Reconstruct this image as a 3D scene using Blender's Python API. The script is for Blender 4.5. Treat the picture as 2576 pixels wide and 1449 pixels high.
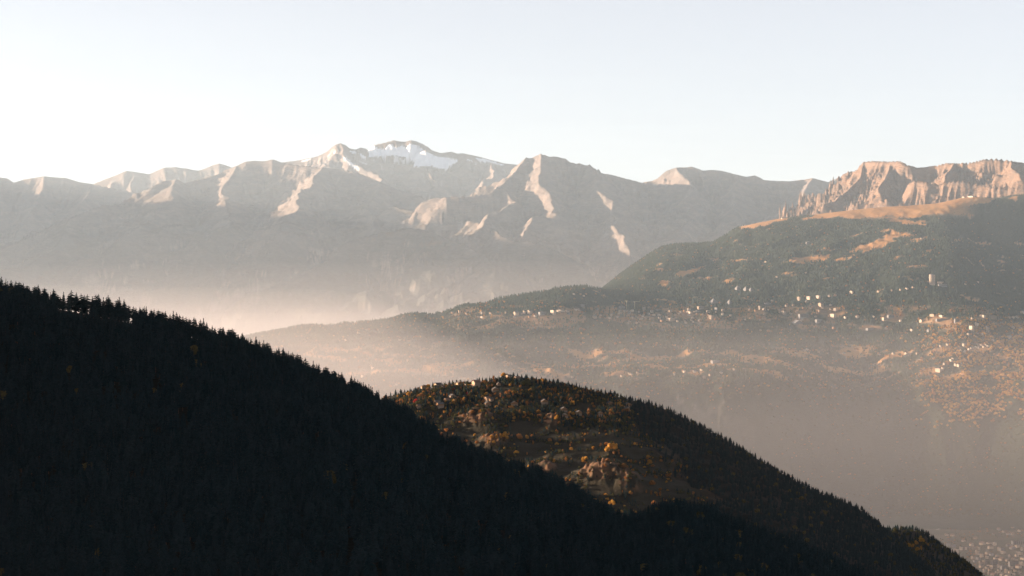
import bpy, bmesh, math, random
import numpy as np
from mathutils import Vector, Matrix

for o in list(bpy.data.objects):
    bpy.data.objects.remove(o)
sc = bpy.context.scene
R = math.radians
random.seed(7)
rng = np.random.default_rng(11)

# ------------------------------------------------------------------ camera
FV, HX, HY, CZ = 5015.0, 1288.0, 741.0, 1560.0       # focal length and horizon of the 2576-wide view, camera height above sea
cam_d = bpy.data.cameras.new('camera')
cam = bpy.data.objects.new('camera', cam_d)
sc.collection.objects.link(cam)
cam.location = (0, 0, CZ)
cam.rotation_euler = (R(90), 0, 0)
cam_d.sensor_width = 36.0
cam_d.lens = 36.0 * FV / 2576.0
cam_d.shift_y = (HY - 724.5) / 2576.0
cam_d.clip_start = 1.0
cam_d.clip_end = 200000.0
sc.camera = cam

# ------------------------------------------------------------------ sky and sun
SUN_AZ, SUN_EL = 89.0, 7.3                            # degrees to the left of the view, degrees above the horizon
w = bpy.data.worlds.new('World')
sc.world = w
w.use_nodes = True
nt = w.node_tree
nt.nodes.clear()
out = nt.nodes.new('ShaderNodeOutputWorld')
bg = nt.nodes.new('ShaderNodeBackground')
sky = nt.nodes.new('ShaderNodeTexSky')
sky.sky_type = 'NISHITA'
sky.sun_disc = False
sky.sun_elevation = R(SUN_EL)
sky.sun_rotation = R(360 - SUN_AZ)
sky.altitude = 1500
sky.air_density = 1.0
sky.dust_density = 0.4
sky.ozone_density = 2.5
bg.inputs['Strength'].default_value = 0.056
veil = nt.nodes.new('ShaderNodeHueSaturation')        # thin high veil pales the blue
veil.inputs['Saturation'].default_value = 0.27
veil.inputs['Value'].default_value = 1.0
nt.links.new(sky.outputs[0], veil.inputs['Color'])
tint = nt.nodes.new('ShaderNodeMix'); tint.data_type = 'RGBA'; tint.blend_type = 'MULTIPLY'
tint.inputs[0].default_value = 1.0; tint.inputs[7].default_value = (1.0, 0.965, 0.98, 1)
nt.links.new(veil.outputs[0], tint.inputs[6])
nt.links.new(tint.outputs[2], bg.inputs['Color'])
nt.links.new(bg.outputs[0], out.inputs['Surface'])

sun_d = bpy.data.lights.new('sun', 'SUN')
sun_d.energy = 5.0
sun_d.angle = R(0.5)
sun_d.color = (1.0, 0.74, 0.53)
sun = bpy.data.objects.new('sun', sun_d)
sc.collection.objects.link(sun)
SV = Vector((-math.cos(R(SUN_EL)) * math.sin(R(SUN_AZ)), math.cos(R(SUN_EL)) * math.cos(R(SUN_AZ)), math.sin(R(SUN_EL))))
sun.rotation_euler = SV.to_track_quat('Z', 'Y').to_euler()
sun.location = (-3000, 0, 4000)

sc.view_settings.view_transform = 'Standard'
sc.view_settings.look = 'None'
sc.view_settings.gamma = 1.0
sc.view_settings.use_curve_mapping = False
sc.view_settings.exposure = 2.33
sc.cycles.max_bounces = 10
sc.cycles.diffuse_bounces = 2
sc.cycles.volume_bounces = 6
sc.cycles.use_denoising = True
sc.cycles.use_adaptive_sampling = False
HAZE, MIST, VEIL = 0.28e-5, 1.5e-5, 2.1e-5           # scattering per metre of the open air and of the low valley mist

# ------------------------------------------------------------------ helpers
col = sc.collection


def tag(o, label=None, cat=None, group=None, kind=None):
    if label: o['label'] = label
    if cat: o['category'] = cat
    if group: o['group'] = group
    if kind: o['kind'] = kind
    return o


def P(px, py, D):
    return ((px - HX) / FV * D, D, CZ + (HY - py) / FV * D)


def np_mesh(name, V, F, smooth=True):
    """V (n,3) float, F (m,k) int"""
    V = np.asarray(V, np.float32); F = np.asarray(F, np.int32)
    me = bpy.data.meshes.new(name)
    k = F.shape[1]
    me.vertices.add(len(V)); me.vertices.foreach_set('co', V.ravel())
    me.loops.add(F.size); me.loops.foreach_set('vertex_index', F.ravel())
    me.polygons.add(len(F))
    me.polygons.foreach_set('loop_start', np.arange(0, F.size, k, dtype=np.int32))
    me.polygons.foreach_set('loop_total', np.full(len(F), k, np.int32))
    me.polygons.foreach_set('use_smooth', np.full(len(F), smooth, bool))
    me.update(calc_edges=True)
    return me


def link(name, me, mat=None, parent=None):
    o = bpy.data.objects.new(name, me)
    col.objects.link(o)
    if mat is not None and not me.materials: me.materials.append(mat)
    if parent is not None: o.parent = parent
    return o


def h2(ix, iy, seed):
    h = (ix.astype(np.int64) * 374761393 + iy.astype(np.int64) * 668265263 + seed * 1442695041) & 0xffffffff
    h = ((h ^ (h >> 13)) * 1274126177) & 0xffffffff
    h = h ^ (h >> 16)
    return h


def pn(x, y, seed=0):
    x = np.asarray(x, float); y = np.asarray(y, float)
    ix = np.floor(x); iy = np.floor(y)
    fx = x - ix; fy = y - iy
    ix = ix.astype(np.int64); iy = iy.astype(np.int64)
    def g(dx, dy):
        a = h2(ix + dx, iy + dy, seed) / 4294967296.0 * 6.2831853
        return np.cos(a) * (fx - dx) + np.sin(a) * (fy - dy)
    u = fx * fx * fx * (fx * (fx * 6 - 15) + 10); v = fy * fy * fy * (fy * (fy * 6 - 15) + 10)
    a = g(0, 0) + u * (g(1, 0) - g(0, 0)); b = g(0, 1) + u * (g(1, 1) - g(0, 1))
    return (a + v * (b - a)) * 1.4


def fbm(x, y, scale, octs=4, seed=0, gain=0.5):
    s = 0; a = 1.0; t = 0
    for i in range(octs):
        s = s + a * pn(x / scale, y / scale, seed + i * 17); t += a
        a *= gain; scale *= 0.48
    return s / t


def rdg(x, y, scale, octs=4, seed=0, gain=0.55):
    s = 0; a = 1.0; t = 0
    for i in range(octs):
        n = 1 - np.abs(pn(x / scale, y / scale, seed + i * 31)) * 1.6
        s = s + a * n; t += a
        a *= gain; scale *= 0.47
    return s / t


def sstep(a, b, x):
    t = np.clip((x - a) / (b - a), 0, 1)
    return t * t * (3 - 2 * t)


def inpoly(px, py, poly):
    c = np.zeros(px.shape, bool)
    n = len(poly)
    for i in range(n):
        x1, y1 = poly[i]; x2, y2 = poly[i - 1]
        cond = ((y1 > py) != (y2 > py))
        xx = (x2 - x1) * (py - y1) / ((y2 - y1) if y2 != y1 else 1e-9) + x1
        c ^= cond & (px < xx)
    return c


def pchip_cols(xr, yr, xi):
    """xr (n,k) increasing rows, yr (n,k), xi (m,k) -> (m,k) monotone cubic along axis 0"""
    h = np.diff(xr, axis=0); d = np.diff(yr, axis=0) / h
    m = np.zeros_like(yr)
    w1 = 2 * h[1:] + h[:-1]; w2 = h[1:] + 2 * h[:-1]
    same = d[1:] * d[:-1] > 0
    with np.errstate(divide='ignore', invalid='ignore'):
        hm = (w1 + w2) / (w1 / d[:-1] + w2 / d[1:])
    m[1:-1] = np.where(same, hm, 0); m[0] = d[0]; m[-1] = d[-1]
    res = np.zeros_like(xi)
    for j in range(len(h)):
        sel = (xi >= xr[j]) & ((xi <= xr[j + 1]) if j == len(h) - 1 else (xi < xr[j + 1]))
        t = np.clip((xi - xr[j]) / h[j], 0, 1)
        y = ((2 * t**3 - 3 * t**2 + 1) * yr[j] + (t**3 - 2 * t**2 + t) * h[j] * m[j]
             + (-2 * t**3 + 3 * t**2) * yr[j + 1] + (t**3 - t**2) * h[j] * m[j + 1])
        res = np.where(sel, y, res)
    return res


class Terrain:
    """height field on a grid of columns (bearing from the viewpoint) and rows (distance)"""
    def __init__(s, X, Y, Z):
        s.X, s.Y, s.Z = X, Y, Z                        # (rows, cols)
    def proj(s):
        s.px = HX + s.X / s.Y * FV
        s.py = HY - (s.Z - CZ) / s.Y * FV
        rm = np.minimum.accumulate(s.py, axis=0)
        s.hid = s.py - rm                              # pixels hidden below the nearer skyline
        gy = np.gradient(s.Z, axis=0) / np.maximum(np.gradient(s.Y, axis=0), 1e-3)
        gx = np.gradient(s.Z, axis=1) / np.where(np.abs(np.gradient(s.X, axis=1)) < 1e-3, 1e-3, np.gradient(s.X, axis=1))
        s.slope = np.sqrt(gx * gx + gy * gy); s.gx = gx; s.gy = gy
        return s
    def mesh(s, name, mat, masks=None):
        r, c = s.Z.shape
        V = np.stack([s.X, s.Y, s.Z], -1).reshape(-1, 3)
        i = np.arange(r * c).reshape(r, c)
        F = np.stack([i[:-1, :-1], i[:-1, 1:], i[1:, 1:], i[1:, :-1]], -1).reshape(-1, 4)
        me = np_mesh(name, V, F)
        if masks is not None:
            A = np.ones((r * c, 4), np.float32)
            for k, m in enumerate(masks): A[:, k] = np.clip(m, 0, 1).ravel()
            at = me.attributes.new('cover', 'FLOAT_COLOR', 'POINT')
            at.data.foreach_set('color', A.ravel())
        me.materials.append(mat)
        o = link(name, me)
        o['kind'] = 'structure'
        return o
    def at_pix(s, px, py):
        """nearest ground point seen at that pixel"""
        c = np.interp(px, s.px[0], np.arange(s.px.shape[1]))
        c0 = int(min(max(math.floor(c), 0), s.px.shape[1] - 2)); f = c - c0
        L = lambda A: A[:, c0] * (1 - f) + A[:, c0 + 1] * f
        yy = L(s.py)
        k = np.argmax(yy <= py)
        if k == 0:
            k = max(1, int(np.argmin(yy)))
        t = (yy[k - 1] - py) / max(yy[k - 1] - yy[k], 1e-6); t = min(max(t, 0), 1)
        Q = [L(A)[k - 1] * (1 - t) + L(A)[k] * t for A in (s.X, s.Y, s.Z)]
        return Vector(Q)
    def scatter(s, n, mask, rg, hid=6.0):
        ar = np.abs(np.diff(s.X, axis=1)[:-1] * np.diff(s.Y, axis=0)[:, :-1])
        m = (mask * (s.hid < hid))
        wgt = ar * 0.25 * (m[:-1, :-1] + m[1:, :-1] + m[:-1, 1:] + m[1:, 1:])
        wgt = wgt.ravel() / wgt.sum()
        k = rg.choice(len(wgt), n, p=wgt)
        cols = s.X.shape[1] - 1
        r0, c0 = k // cols, k % cols
        u, v = rg.random(n), rg.random(n)
        def L(A):
            return (A[r0, c0] * (1 - u) * (1 - v) + A[r0 + 1, c0] * u * (1 - v) + A[r0, c0 + 1] * (1 - u) * v + A[r0 + 1, c0 + 1] * u * v)
        return np.stack([L(s.X), L(s.Y), L(s.Z)], -1)


def lay_rows(rows, pxs, nrow, bias=None, smooth=None):
    """rows: list (front to back) of polylines [(px, D, py)] or [(px, D, 'z', z)]; interpolated across px, then along distance"""
    Dr, Zr = [], []
    for pts in rows:
        p = np.array([q[0] for q in pts], float)
        D = np.interp(pxs, p, [q[1] for q in pts])
        if all(len(q) == 3 for q in pts):
            Z = CZ + (HY - np.interp(pxs, p, [q[2] for q in pts])) / FV * D
        else:
            Z = np.interp(pxs, p, [q[3] if len(q) == 4 else CZ + (HY - q[2]) / FV * q[1] for q in pts])
        if smooth and smooth[len(Dr)]:
            k = np.hanning(smooth[len(Dr)] * 2 + 3); k /= k.sum(); m = len(k) // 2
            D, Z = [np.convolve(np.pad(A, m, mode='edge'), k, 'valid') for A in (D, Z)]
        Dr.append(D); Zr.append(Z)
    Dr = np.array(Dr); Zr = np.array(Zr)
    n = len(rows)
    u = np.linspace(0, n - 1, nrow)
    if bias is not None: u = np.interp(np.linspace(0, 1, nrow), np.linspace(0, 1, len(bias)), bias)
    k = np.clip(np.floor(u).astype(int), 0, n - 2); f = (u - k)[:, None]
    Df = Dr[k] * (1 - f) + Dr[k + 1] * f
    Zf = pchip_cols(Dr, Zr, Df)
    X = (pxs[None, :] - HX) / FV * Df
    return X, Df, Zf


def ridge_union(X, Y, ridges, floor):
    """ridges: dicts with pts [(px,py,D)], s0,L,s1 slopes; highest of all flanks"""
    H = np.full(X.shape, -1e9); DC = np.full(X.shape, 1e9)
    X0, Y0 = X, Y
    W = np.array([P(*p) for p in ridges[0]['pts']]); d0 = np.full(X.shape, 1e9)
    for a in W: d0 = np.minimum(d0, np.hypot(X - a[0], Y - a[1]))
    k = np.clip((d0 - 120) / 900.0, 0, 1)
    X = X + (fbm(X0, Y0, 1100, 4, 201) * 420) * k; Y = Y + (fbm(X0, Y0, 1100, 4, 202) * 420) * k
    for q, rd in enumerate(ridges):
        W = np.array([P(*p) for p in rd['pts']])
        bd = np.full(X.shape, 1e18); bz = np.zeros(X.shape); bt = np.zeros(X.shape); acc = 0.0
        for a, b in zip(W[:-1], W[1:]):
            e = b[:2] - a[:2]; L2 = (e**2).sum(); Ls = math.sqrt(L2)
            t = np.clip(((X - a[0]) * e[0] + (Y - a[1]) * e[1]) / L2, 0, 1)
            d = (X - a[0] - t * e[0])**2 + (Y - a[1] - t * e[1])**2
            # favour the segment that stands highest there
            sel = d < bd
            bd = np.where(sel, d, bd); bz = np.where(sel, a[2] + t * (b[2] - a[2]), bz); bt = np.where(sel, acc + t * Ls, bt)
            acc += Ls
        d = np.sqrt(bd)
        lam = rd.get('lam', 260.0)
        wx = fbm(X, Y, lam * 2.2, 2, 91 + q) * lam * 0.7
        g = rdg(bt + wx, d * 0.28 + wx, lam, 4, 5 + q * 7)
        amp = rd.get('g', 0.55)
        de = d + amp * 2.0 * np.clip(0.62 - g, -.4, .6) * np.minimum(d, 750) * np.exp(-d / 1900)
        s0, L, s1 = rd['s0'], rd['L'], rd['s1']
        z = bz - (s1 * de + (s0 - s1) * L * (1 - np.exp(-de / L)))
        sel = z > H
        H = np.where(sel, z, H); DC = np.where(sel, d, DC)
    X, Y = X0, Y0
    H = H + fbm(X, Y, 1300, 3, 2) * 110 * np.clip(DC / 1500.0, 0, 1) + (fbm(X, Y, 420, 5, 3) * 55 + (rdg(X, Y, 170, 4, 8, .62) - 0.5) * 38) * np.clip(DC / 260.0, 0.06, 1) * np.exp(-np.maximum(DC - 1600, 0) / 1300)
    tz = H / 150.0 + fbm(X, Y, 700, 3, 21) * 1.1
    fr = tz - np.floor(tz)
    H = H + (sstep(.35, .65, fr) - fr) * 62 * np.clip((DC - 30) / 260.0, 0, 1) * sstep(-.25, .2, fbm(X, Y, 800, 2, 23)) * sstep(1500, 2000, H)       # cliff bands
    return np.maximum(H, floor + fbm(X, Y, 900, 3, 4) * 40), DC


# ------------------------------------------------------------------ materials
def node_mat(name):
    m = bpy.data.materials.new(name); m.use_nodes = True
    t = m.node_tree; t.nodes.clear()
    o = t.nodes.new('ShaderNodeOutputMaterial')
    b = t.nodes.new('ShaderNodeBsdfPrincipled')
    b.inputs['Roughness'].default_value = 0.95
    b.inputs['Specular IOR Level'].default_value = 0.1
    t.links.new(b.outputs[0], o.inputs['Surface'])
    return m, t, b


def N(t, kind, **kw):
    n = t.nodes.new(kind)
    for k, v in kw.items():
        if k.startswith('i_'): n.inputs[int(k[2:])].default_value = v
        else: setattr(n, k, v)
    return n


def mixc(t, fac, a, b, mode='MIX'):
    n = t.nodes.new('ShaderNodeMix'); n.data_type = 'RGBA'; n.blend_type = mode
    for s, v in ((n.inputs[0], fac), (n.inputs[6], a), (n.inputs[7], b)):
        if hasattr(v, 'is_linked') or isinstance(v, bpy.types.NodeSocket): t.links.new(v, s)
        else: s.default_value = v if not isinstance(v, tuple) else (*v, 1)
    return n.outputs[2]


def ramp(t, src, p0, p1, c0=(0, 0, 0), c1=(1, 1, 1)):
    n = t.nodes.new('ShaderNodeValToRGB')
    n.color_ramp.elements[0].position = p0; n.color_ramp.elements[1].position = p1
    n.color_ramp.elements[0].color = (*c0, 1); n.color_ramp.elements[1].color = (*c1, 1)
    t.links.new(src, n.inputs[0])
    return n.outputs[0]


def noise(t, scale, detail=4, rough=0.55, vec=None):
    n = t.nodes.new('ShaderNodeTexNoise')
    n.inputs['Scale'].default_value = scale; n.inputs['Detail'].default_value = detail; n.inputs['Roughness'].default_value = rough
    if vec is None:
        g = t.nodes.new('ShaderNodeNewGeometry'); vec = g.outputs['Position']
    t.links.new(vec, n.inputs['Vector'])
    return n.outputs[0]


def terrain_mat(name, rock, rock2, meadow, wood, snow=(0.72, 0.76, 0.82), s=1.0, bump=0.6, bdist=30.0):
    """cover attribute: R meadow, G snow, B woodland; the rest is bare rock and scree"""
    m, t, b = node_mat(name)
    at = N(t, 'ShaderNodeAttribute', attribute_name='cover')
    sp = N(t, 'ShaderNodeSeparateColor')
    t.links.new(at.outputs['Color'], sp.inputs[0])
    geo = N(t, 'ShaderNodeNewGeometry')
    mp = N(t, 'ShaderNodeMapping'); mp.inputs['Scale'].default_value = (1, 1, 3.2)      # strata lie level
    t.links.new(geo.outputs['Position'], mp.inputs[0])
    n1 = noise(t, 0.004 / s, 7, 0.65, mp.outputs[0]); n2 = noise(t, 0.02 / s, 5, 0.6, mp.outputs[0]); n3 = noise(t, 0.0022 / s, 5, 0.6)
    c = mixc(t, ramp(t, n1, 0.38, 0.62), rock, rock2)
    c = mixc(t, ramp(t, n2, 0.35, 0.7), c, mixc(t, 0.35, c, (0.07, 0.065, 0.06)))
    n4 = noise(t, 0.07 / s, 4, 0.7)
    md = mixc(t, ramp(t, n2, 0.3, 0.7), meadow, tuple(v * 0.55 for v in meadow))
    md = mixc(t, ramp(t, n4, 0.35, 0.75), md, mixc(t, 0.6, md, tuple(v * 0.3 for v in meadow)))
    md = mixc(t, ramp(t, n3, 0.35, 0.65), md, tuple(v * k for v, k in zip(meadow, (0.74, 0.8, 0.8))))
    c = mixc(t, sp.outputs[0], c, md)
    wd = mixc(t, ramp(t, n2, 0.3, 0.7), wood, tuple(v * 0.55 for v in wood))
    c = mixc(t, sp.outputs[2], c, wd)
    sn = mixc(t, ramp(t, n2, 0.3, 0.7), snow, tuple(v * 0.93 for v in snow))
    c = mixc(t, sp.outputs[1], c, sn)
    t.links.new(c, b.inputs['Base Color'])
    bp = N(t, 'ShaderNodeBump'); bp.inputs['Strength'].default_value = bump; bp.inputs['Distance'].default_value = bdist
    mul = N(t, 'ShaderNodeMath', operation='SUBTRACT'); mul.inputs[0].default_value = 1.0
    t.links.new(sp.outputs[1], mul.inputs[1])
    hm = N(t, 'ShaderNodeMath', operation='MULTIPLY'); t.links.new(n2, hm.inputs[0]); t.links.new(mul.outputs[0], hm.inputs[1])
    t.links.new(hm.outputs[0], bp.inputs['Height'])
    t.links.new(bp.outputs[0], b.inputs['Normal'])
    return m


def leaf_mat(name, c0, c1, trans=0.0):
    m, t, b = node_mat(name)
    oi = N(t, 'ShaderNodeObjectInfo')
    n = noise(t, 0.35, 2, 0.5)
    c = mixc(t, oi.outputs['Random'], c0, c1)
    c = mixc(t, ramp(t, n, 0.35, 0.65), c, mixc(t, 0.5, c, tuple(v * 0.4 for v in c0)))
    t.links.new(c, b.inputs['Base Color'])
    b.inputs['Specular IOR Level'].default_value = 0.05
    if trans:
        tr = N(t, 'ShaderNodeBsdfTranslucent'); t.links.new(c, tr.inputs[0])
        mx = N(t, 'ShaderNodeMixShader'); mx.inputs[0].default_value = trans
        t.links.new(b.outputs[0], mx.inputs[1]); t.links.new(tr.outputs[0], mx.inputs[2])
        o = [x for x in t.nodes if x.type == 'OUTPUT_MATERIAL'][0]
        t.links.new(mx.outputs[0], o.inputs['Surface'])
    return m


def plain_mat(name, c, rough=0.8, var=0.25, scale=0.6, spec=0.2):
    m, t, b = node_mat(name)
    n = noise(t, scale, 4, 0.6)
    oi = N(t, 'ShaderNodeObjectInfo')
    cc = mixc(t, ramp(t, n, 0.3, 0.7), c, tuple(v * (1 - var) for v in c))
    cc = mixc(t, oi.outputs['Random'], cc, mixc(t, 0.3, cc, tuple(v * 0.6 for v in c)))
    t.links.new(cc, b.inputs['Base Color'])
    b.inputs['Roughness'].default_value = rough; b.inputs['Specular IOR Level'].default_value = spec
    return m

# ================================================================== THE SETTING
M_rock = terrain_mat('alpine_rock', (0.19, 0.15, 0.13), (0.13, 0.11, 0.10), (0.14, 0.10, 0.065), (0.06, 0.062, 0.055), s=1.0)
M_crag = terrain_mat('cliff_rock', (0.21, 0.132, 0.09), (0.14, 0.095, 0.07), (0.17, 0.095, 0.05), (0.035, 0.045, 0.03), s=0.7)
M_hill = terrain_mat('forest_slope', (0.30, 0.25, 0.21), (0.19, 0.16, 0.13), (0.42, 0.21, 0.085), (0.028, 0.036, 0.024), s=0.5, bump=0.4, bdist=12)
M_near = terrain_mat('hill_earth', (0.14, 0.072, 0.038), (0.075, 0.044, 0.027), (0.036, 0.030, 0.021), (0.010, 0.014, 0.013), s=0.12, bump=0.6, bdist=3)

# ---- valley floor, one sheet to the horizon
def ground_mat():
    m, t, b = node_mat('valley_fields')
    geo = N(t, 'ShaderNodeNewGeometry')
    vo = N(t, 'ShaderNodeTexVoronoi'); vo.inputs['Scale'].default_value = 0.006
    t.links.new(geo.outputs['Position'], vo.inputs['Vector'])
    n = noise(t, 0.003, 5, 0.6)
    c = mixc(t, ramp(t, n, 0.35, 0.65), (0.06, 0.055, 0.034), (0.04, 0.042, 0.026))
    sp = N(t, 'ShaderNodeSeparateColor'); t.links.new(vo.outputs['Color'], sp.inputs[0])
    c = mixc(t, sp.outputs[0], c, mixc(t, 0.5, c, (0.12, 0.09, 0.055)))
    t.links.new(c, b.inputs['Base Color'])
    return m

gx = np.concatenate([np.linspace(-38000, -6000, 12), np.linspace(-5000, 6000, 120), np.linspace(7000, 38000, 12)])
gy = np.concatenate([np.linspace(-28000, 2000, 10), np.linspace(3000, 13000, 120), np.linspace(15000, 44000, 14)])
GX, GY = np.meshgrid(gx, gy)
GZ = 490 + fbm(GX, GY, 900, 3, 40) * 10 * ((GY > 2500) & (GY < 14000))
ground = Terrain(GX, GY, GZ).mesh('ground', ground_mat())
tag(ground, 'hazy valley floor of fields and vineyards below the slopes', 'ground')

def cols(a, b, step): return np.arange(a, b + step, step, dtype=float)
def polar(p0, p1, dp, d0, d1, nd):
    p = cols(p0, p1, dp); D = np.linspace(d0, d1, nd)
    Y = np.repeat(D[:, None], len(p), 1)
    return (p[None, :] - HX) / FV * Y, Y

def cover(T, treeline, meadow_lo, meadow_hi, seed, rocky=0.75):
    """natural ground cover by height and steepness"""
    n = fbm(T.X, T.Y, 900, 3, seed) * 160 + fbm(T.X, T.Y, 200, 3, seed + 3) * 70
    wood = sstep(treeline + 260, treeline - 260, T.Z + n) * sstep(2.6, 1.6, T.slope)
    mead = sstep(meadow_hi + 300, meadow_hi - 300, T.Z + n) * sstep(rocky + 0.15, rocky - 0.2, T.slope + n * 0.0006)
    return mead, wood

# ---- farthest ridge on the left
X, Y = polar(130, 760, 3, 24600, 26800, 80)
H, _ = ridge_union(X, Y, [dict(pts=[(120, 520, 25900), (200, 475, 25900), (230, 464, 26000), (262, 450, 26000), (290, 440, 26000), (320, 428, 26000), (345, 432, 26000), (375, 437, 26000), (395, 428, 26000), (415, 420, 26000), (440, 419, 26000), (470, 423, 26000), (500, 428, 26000), (512, 424, 26000), (535, 414, 26000), (552, 410, 26000), (570, 415, 26000), (590, 423, 26000), (650, 440, 26000), (780, 470, 26000)], s0=1.0, L=500, s1=.45, lam=300)], 900)
T = Terrain(X, Y, H).proj(); md, wd = cover(T, 1800, 0, 2500, 1)
tag(T.mesh('mountain_far_left', M_rock, (md, 0 * H, wd)), 'pale hazy rounded ridge on the skyline left of the snow peak', 'mountain')

X, Y = polar(-330, 470, 3, 21500, 25600, 120)
H, _ = ridge_union(X, Y, [dict(pts=[(-350, 470, 24500), (-200, 440, 24500), (-80, 462, 24500), (0, 446, 24500), (18, 448, 24500), (35, 459, 24500), (60, 451, 24500), (85, 447, 24500), (112, 443, 24500), (140, 446, 24500), (165, 447, 24500), (200, 458, 24500), (232, 462, 24500), (280, 472, 24400), (330, 481, 24300), (400, 500, 24000), (500, 540, 23500)], s0=.95, L=380, s1=.36, lam=260),
    dict(pts=[(112, 443, 24500), (90, 520, 23300), (40, 600, 22300)], s0=.9, L=300, s1=.5), dict(pts=[(0, 446, 24500), (-30, 540, 23300), (-90, 620, 22300)], s0=.9, L=300, s1=.5),
    dict(pts=[(232, 462, 24500), (220, 540, 23200), (180, 600, 22400)], s0=.9, L=300, s1=.5)], 800)
T = Terrain(X, Y, H).proj(); md, wd = cover(T, 1750, 0, 2400, 2)
tag(T.mesh('mountain_left', M_rock, (md, 0 * H, wd)), 'grey hazy saw-toothed mountain ridge at the left edge', 'mountain')

# ---- snow mountain
X, Y = polar(600, 1460, 2.4, 22800, 26000, 140)
crest = [(600, 430, 25000), (680, 412, 25000), (709, 407, 25000), (730, 404, 25000), (751, 401, 25000), (775, 397, 25000), (800, 391, 25000), (815, 384, 25000), (826, 378, 25000), (833, 371, 25000), (845, 362, 25000), (857, 359, 25000), (868, 363, 25000), (880, 372, 25000), (895, 375, 25000), (907, 369, 25000), (918, 372, 25000), (927, 379, 25050), (933, 371, 25100), (940, 364, 25100), (965, 359, 25150), (992, 352, 25200), (1005, 355, 25200), (1020, 356, 25200), (1034, 352, 25200), (1048, 355, 25200), (1062, 361, 25200), (1075, 369, 25100), (1087, 378, 25100), (1108, 385, 25100), (1136, 381, 25100), (1150, 386, 25100), (1165, 385, 25100), (1203, 393, 25100), (1239, 403, 25100), (1270, 411, 25100), (1302, 414, 25100), (1380, 425, 25000), (1480, 450, 25000)]
H, DC = ridge_union(X, Y, [dict(pts=crest, s0=.75, L=420, s1=.42, lam=240, g=.4),
    dict(pts=[(857, 359, 25000), (880, 400, 24500), (925, 440, 23900), (960, 470, 23300)], s0=1.0, L=260, s1=.5, lam=160),
    dict(pts=[(940, 364, 25100), (965, 408, 24700), (1000, 410, 24650), (1050, 414, 24600), (1085, 425, 24500), (1080, 460, 24000)], s0=1.5, L=200, s1=.5, lam=170),
    dict(pts=[(1190, 394, 25100), (1165, 420, 24700), (1120, 440, 24400), (1090, 480, 23900)], s0=1.0, L=200, s1=.45, lam=170),
    dict(pts=[(1239, 403, 25100), (1236, 440, 24200), (1215, 470, 23600)], s0=1.2, L=200, s1=.5, lam=150)], 900)
T = Terrain(X, Y, H).proj()
z2 = lambda L: [((x / 1.811 + 1000) * .639, (y / 1.811 + 500) * .639) for x, y in L]
snow = inpoly(T.px, T.py, z2([(812, 165), (830, 135), (852, 128), (880, 150), (930, 160), (960, 120), (990, 128), (1010, 150), (1060, 130), (1080, 150), (1110, 120), (1180, 135), (1215, 170), (1290, 205), (1330, 215), (1380, 215), (1460, 240), (1440, 255), (1400, 275), (1380, 298), (1330, 298), (1270, 280), (1130, 280), (1145, 250), (1080, 215), (990, 205), (870, 212), (820, 215)])).astype(float)
for pl in ([(620, 205), (650, 215), (700, 255), (765, 310), (745, 315), (680, 270)], [(680, 165), (720, 170), (730, 190), (700, 195)], [(755, 185), (800, 215), (790, 228), (755, 205)], [(1580, 220), (1640, 225), (1790, 270), (1770, 275), (1680, 255), (1600, 245)], [(1510, 225), (1600, 260), (1530, 240)], [(320, 240), (420, 222), (360, 250)], [(560, 175), (590, 180), (570, 195)]):
    snow = np.maximum(snow, inpoly(T.px, T.py, z2(pl)) * 0.9)
fl = fbm(X, Y, 110, 4, 77) + 0.5 * fbm(X, Y, 40, 2, 78)
snow = np.clip(snow, 0, 1) * sstep(-0.75, -0.45, fl + snow * .2)
snow = np.maximum(snow, sstep(.18, .34, fl) * sstep(3050, 3250, T.Z) * sstep(60, 200, DC) * 0.55)
md, wd = cover(T, 1700, 0, 2300, 3)
tag(T.mesh('mountain_snow_peak', M_rock, (md, snow, wd)), 'rocky mountain with a white glacier patch below its summit', 'mountain')

# ---- rocky peaks right of centre
X, Y = polar(1010, 2280, 2.6, 17200, 22800, 190)
pk = [(1235, 490, 20500), (1255, 466, 20500), (1275, 446, 20500), (1292, 427, 20500), (1304, 415, 20500), (1314, 404, 20500), (1325, 394, 20500), (1340, 392, 20500), (1360, 385, 20500), (1375, 389, 20500), (1390, 391, 20500), (1405, 392, 20500), (1422, 397, 20500), (1447, 408, 20500), (1465, 410, 20500), (1482, 412, 20500), (1496, 425, 20600), (1512, 435, 20800), (1534, 438, 21000), (1555, 443, 21300), (1585, 451, 21500), (1616, 458, 21700), (1640, 454, 21700), (1654, 448, 21700), (1665, 438, 21700), (1676, 429, 21700), (1702, 420, 21700), (1725, 420, 21700), (1740, 417, 21700), (1766, 427, 21700), (1790, 426, 21700), (1813, 428, 21700), (1856, 439, 21700), (1878, 443, 21700), (1899, 440, 21700), (1912, 446, 21700), (1921, 452, 21700), (1950, 454, 21700), (1985, 455, 21700), (2020, 451, 21700), (2045, 447, 21700), (2065, 452, 21700), (2084, 457, 21700), (2105, 448, 21700), (2120, 446, 21700), (2200, 440, 21700), (2300, 440, 21700)]
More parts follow.
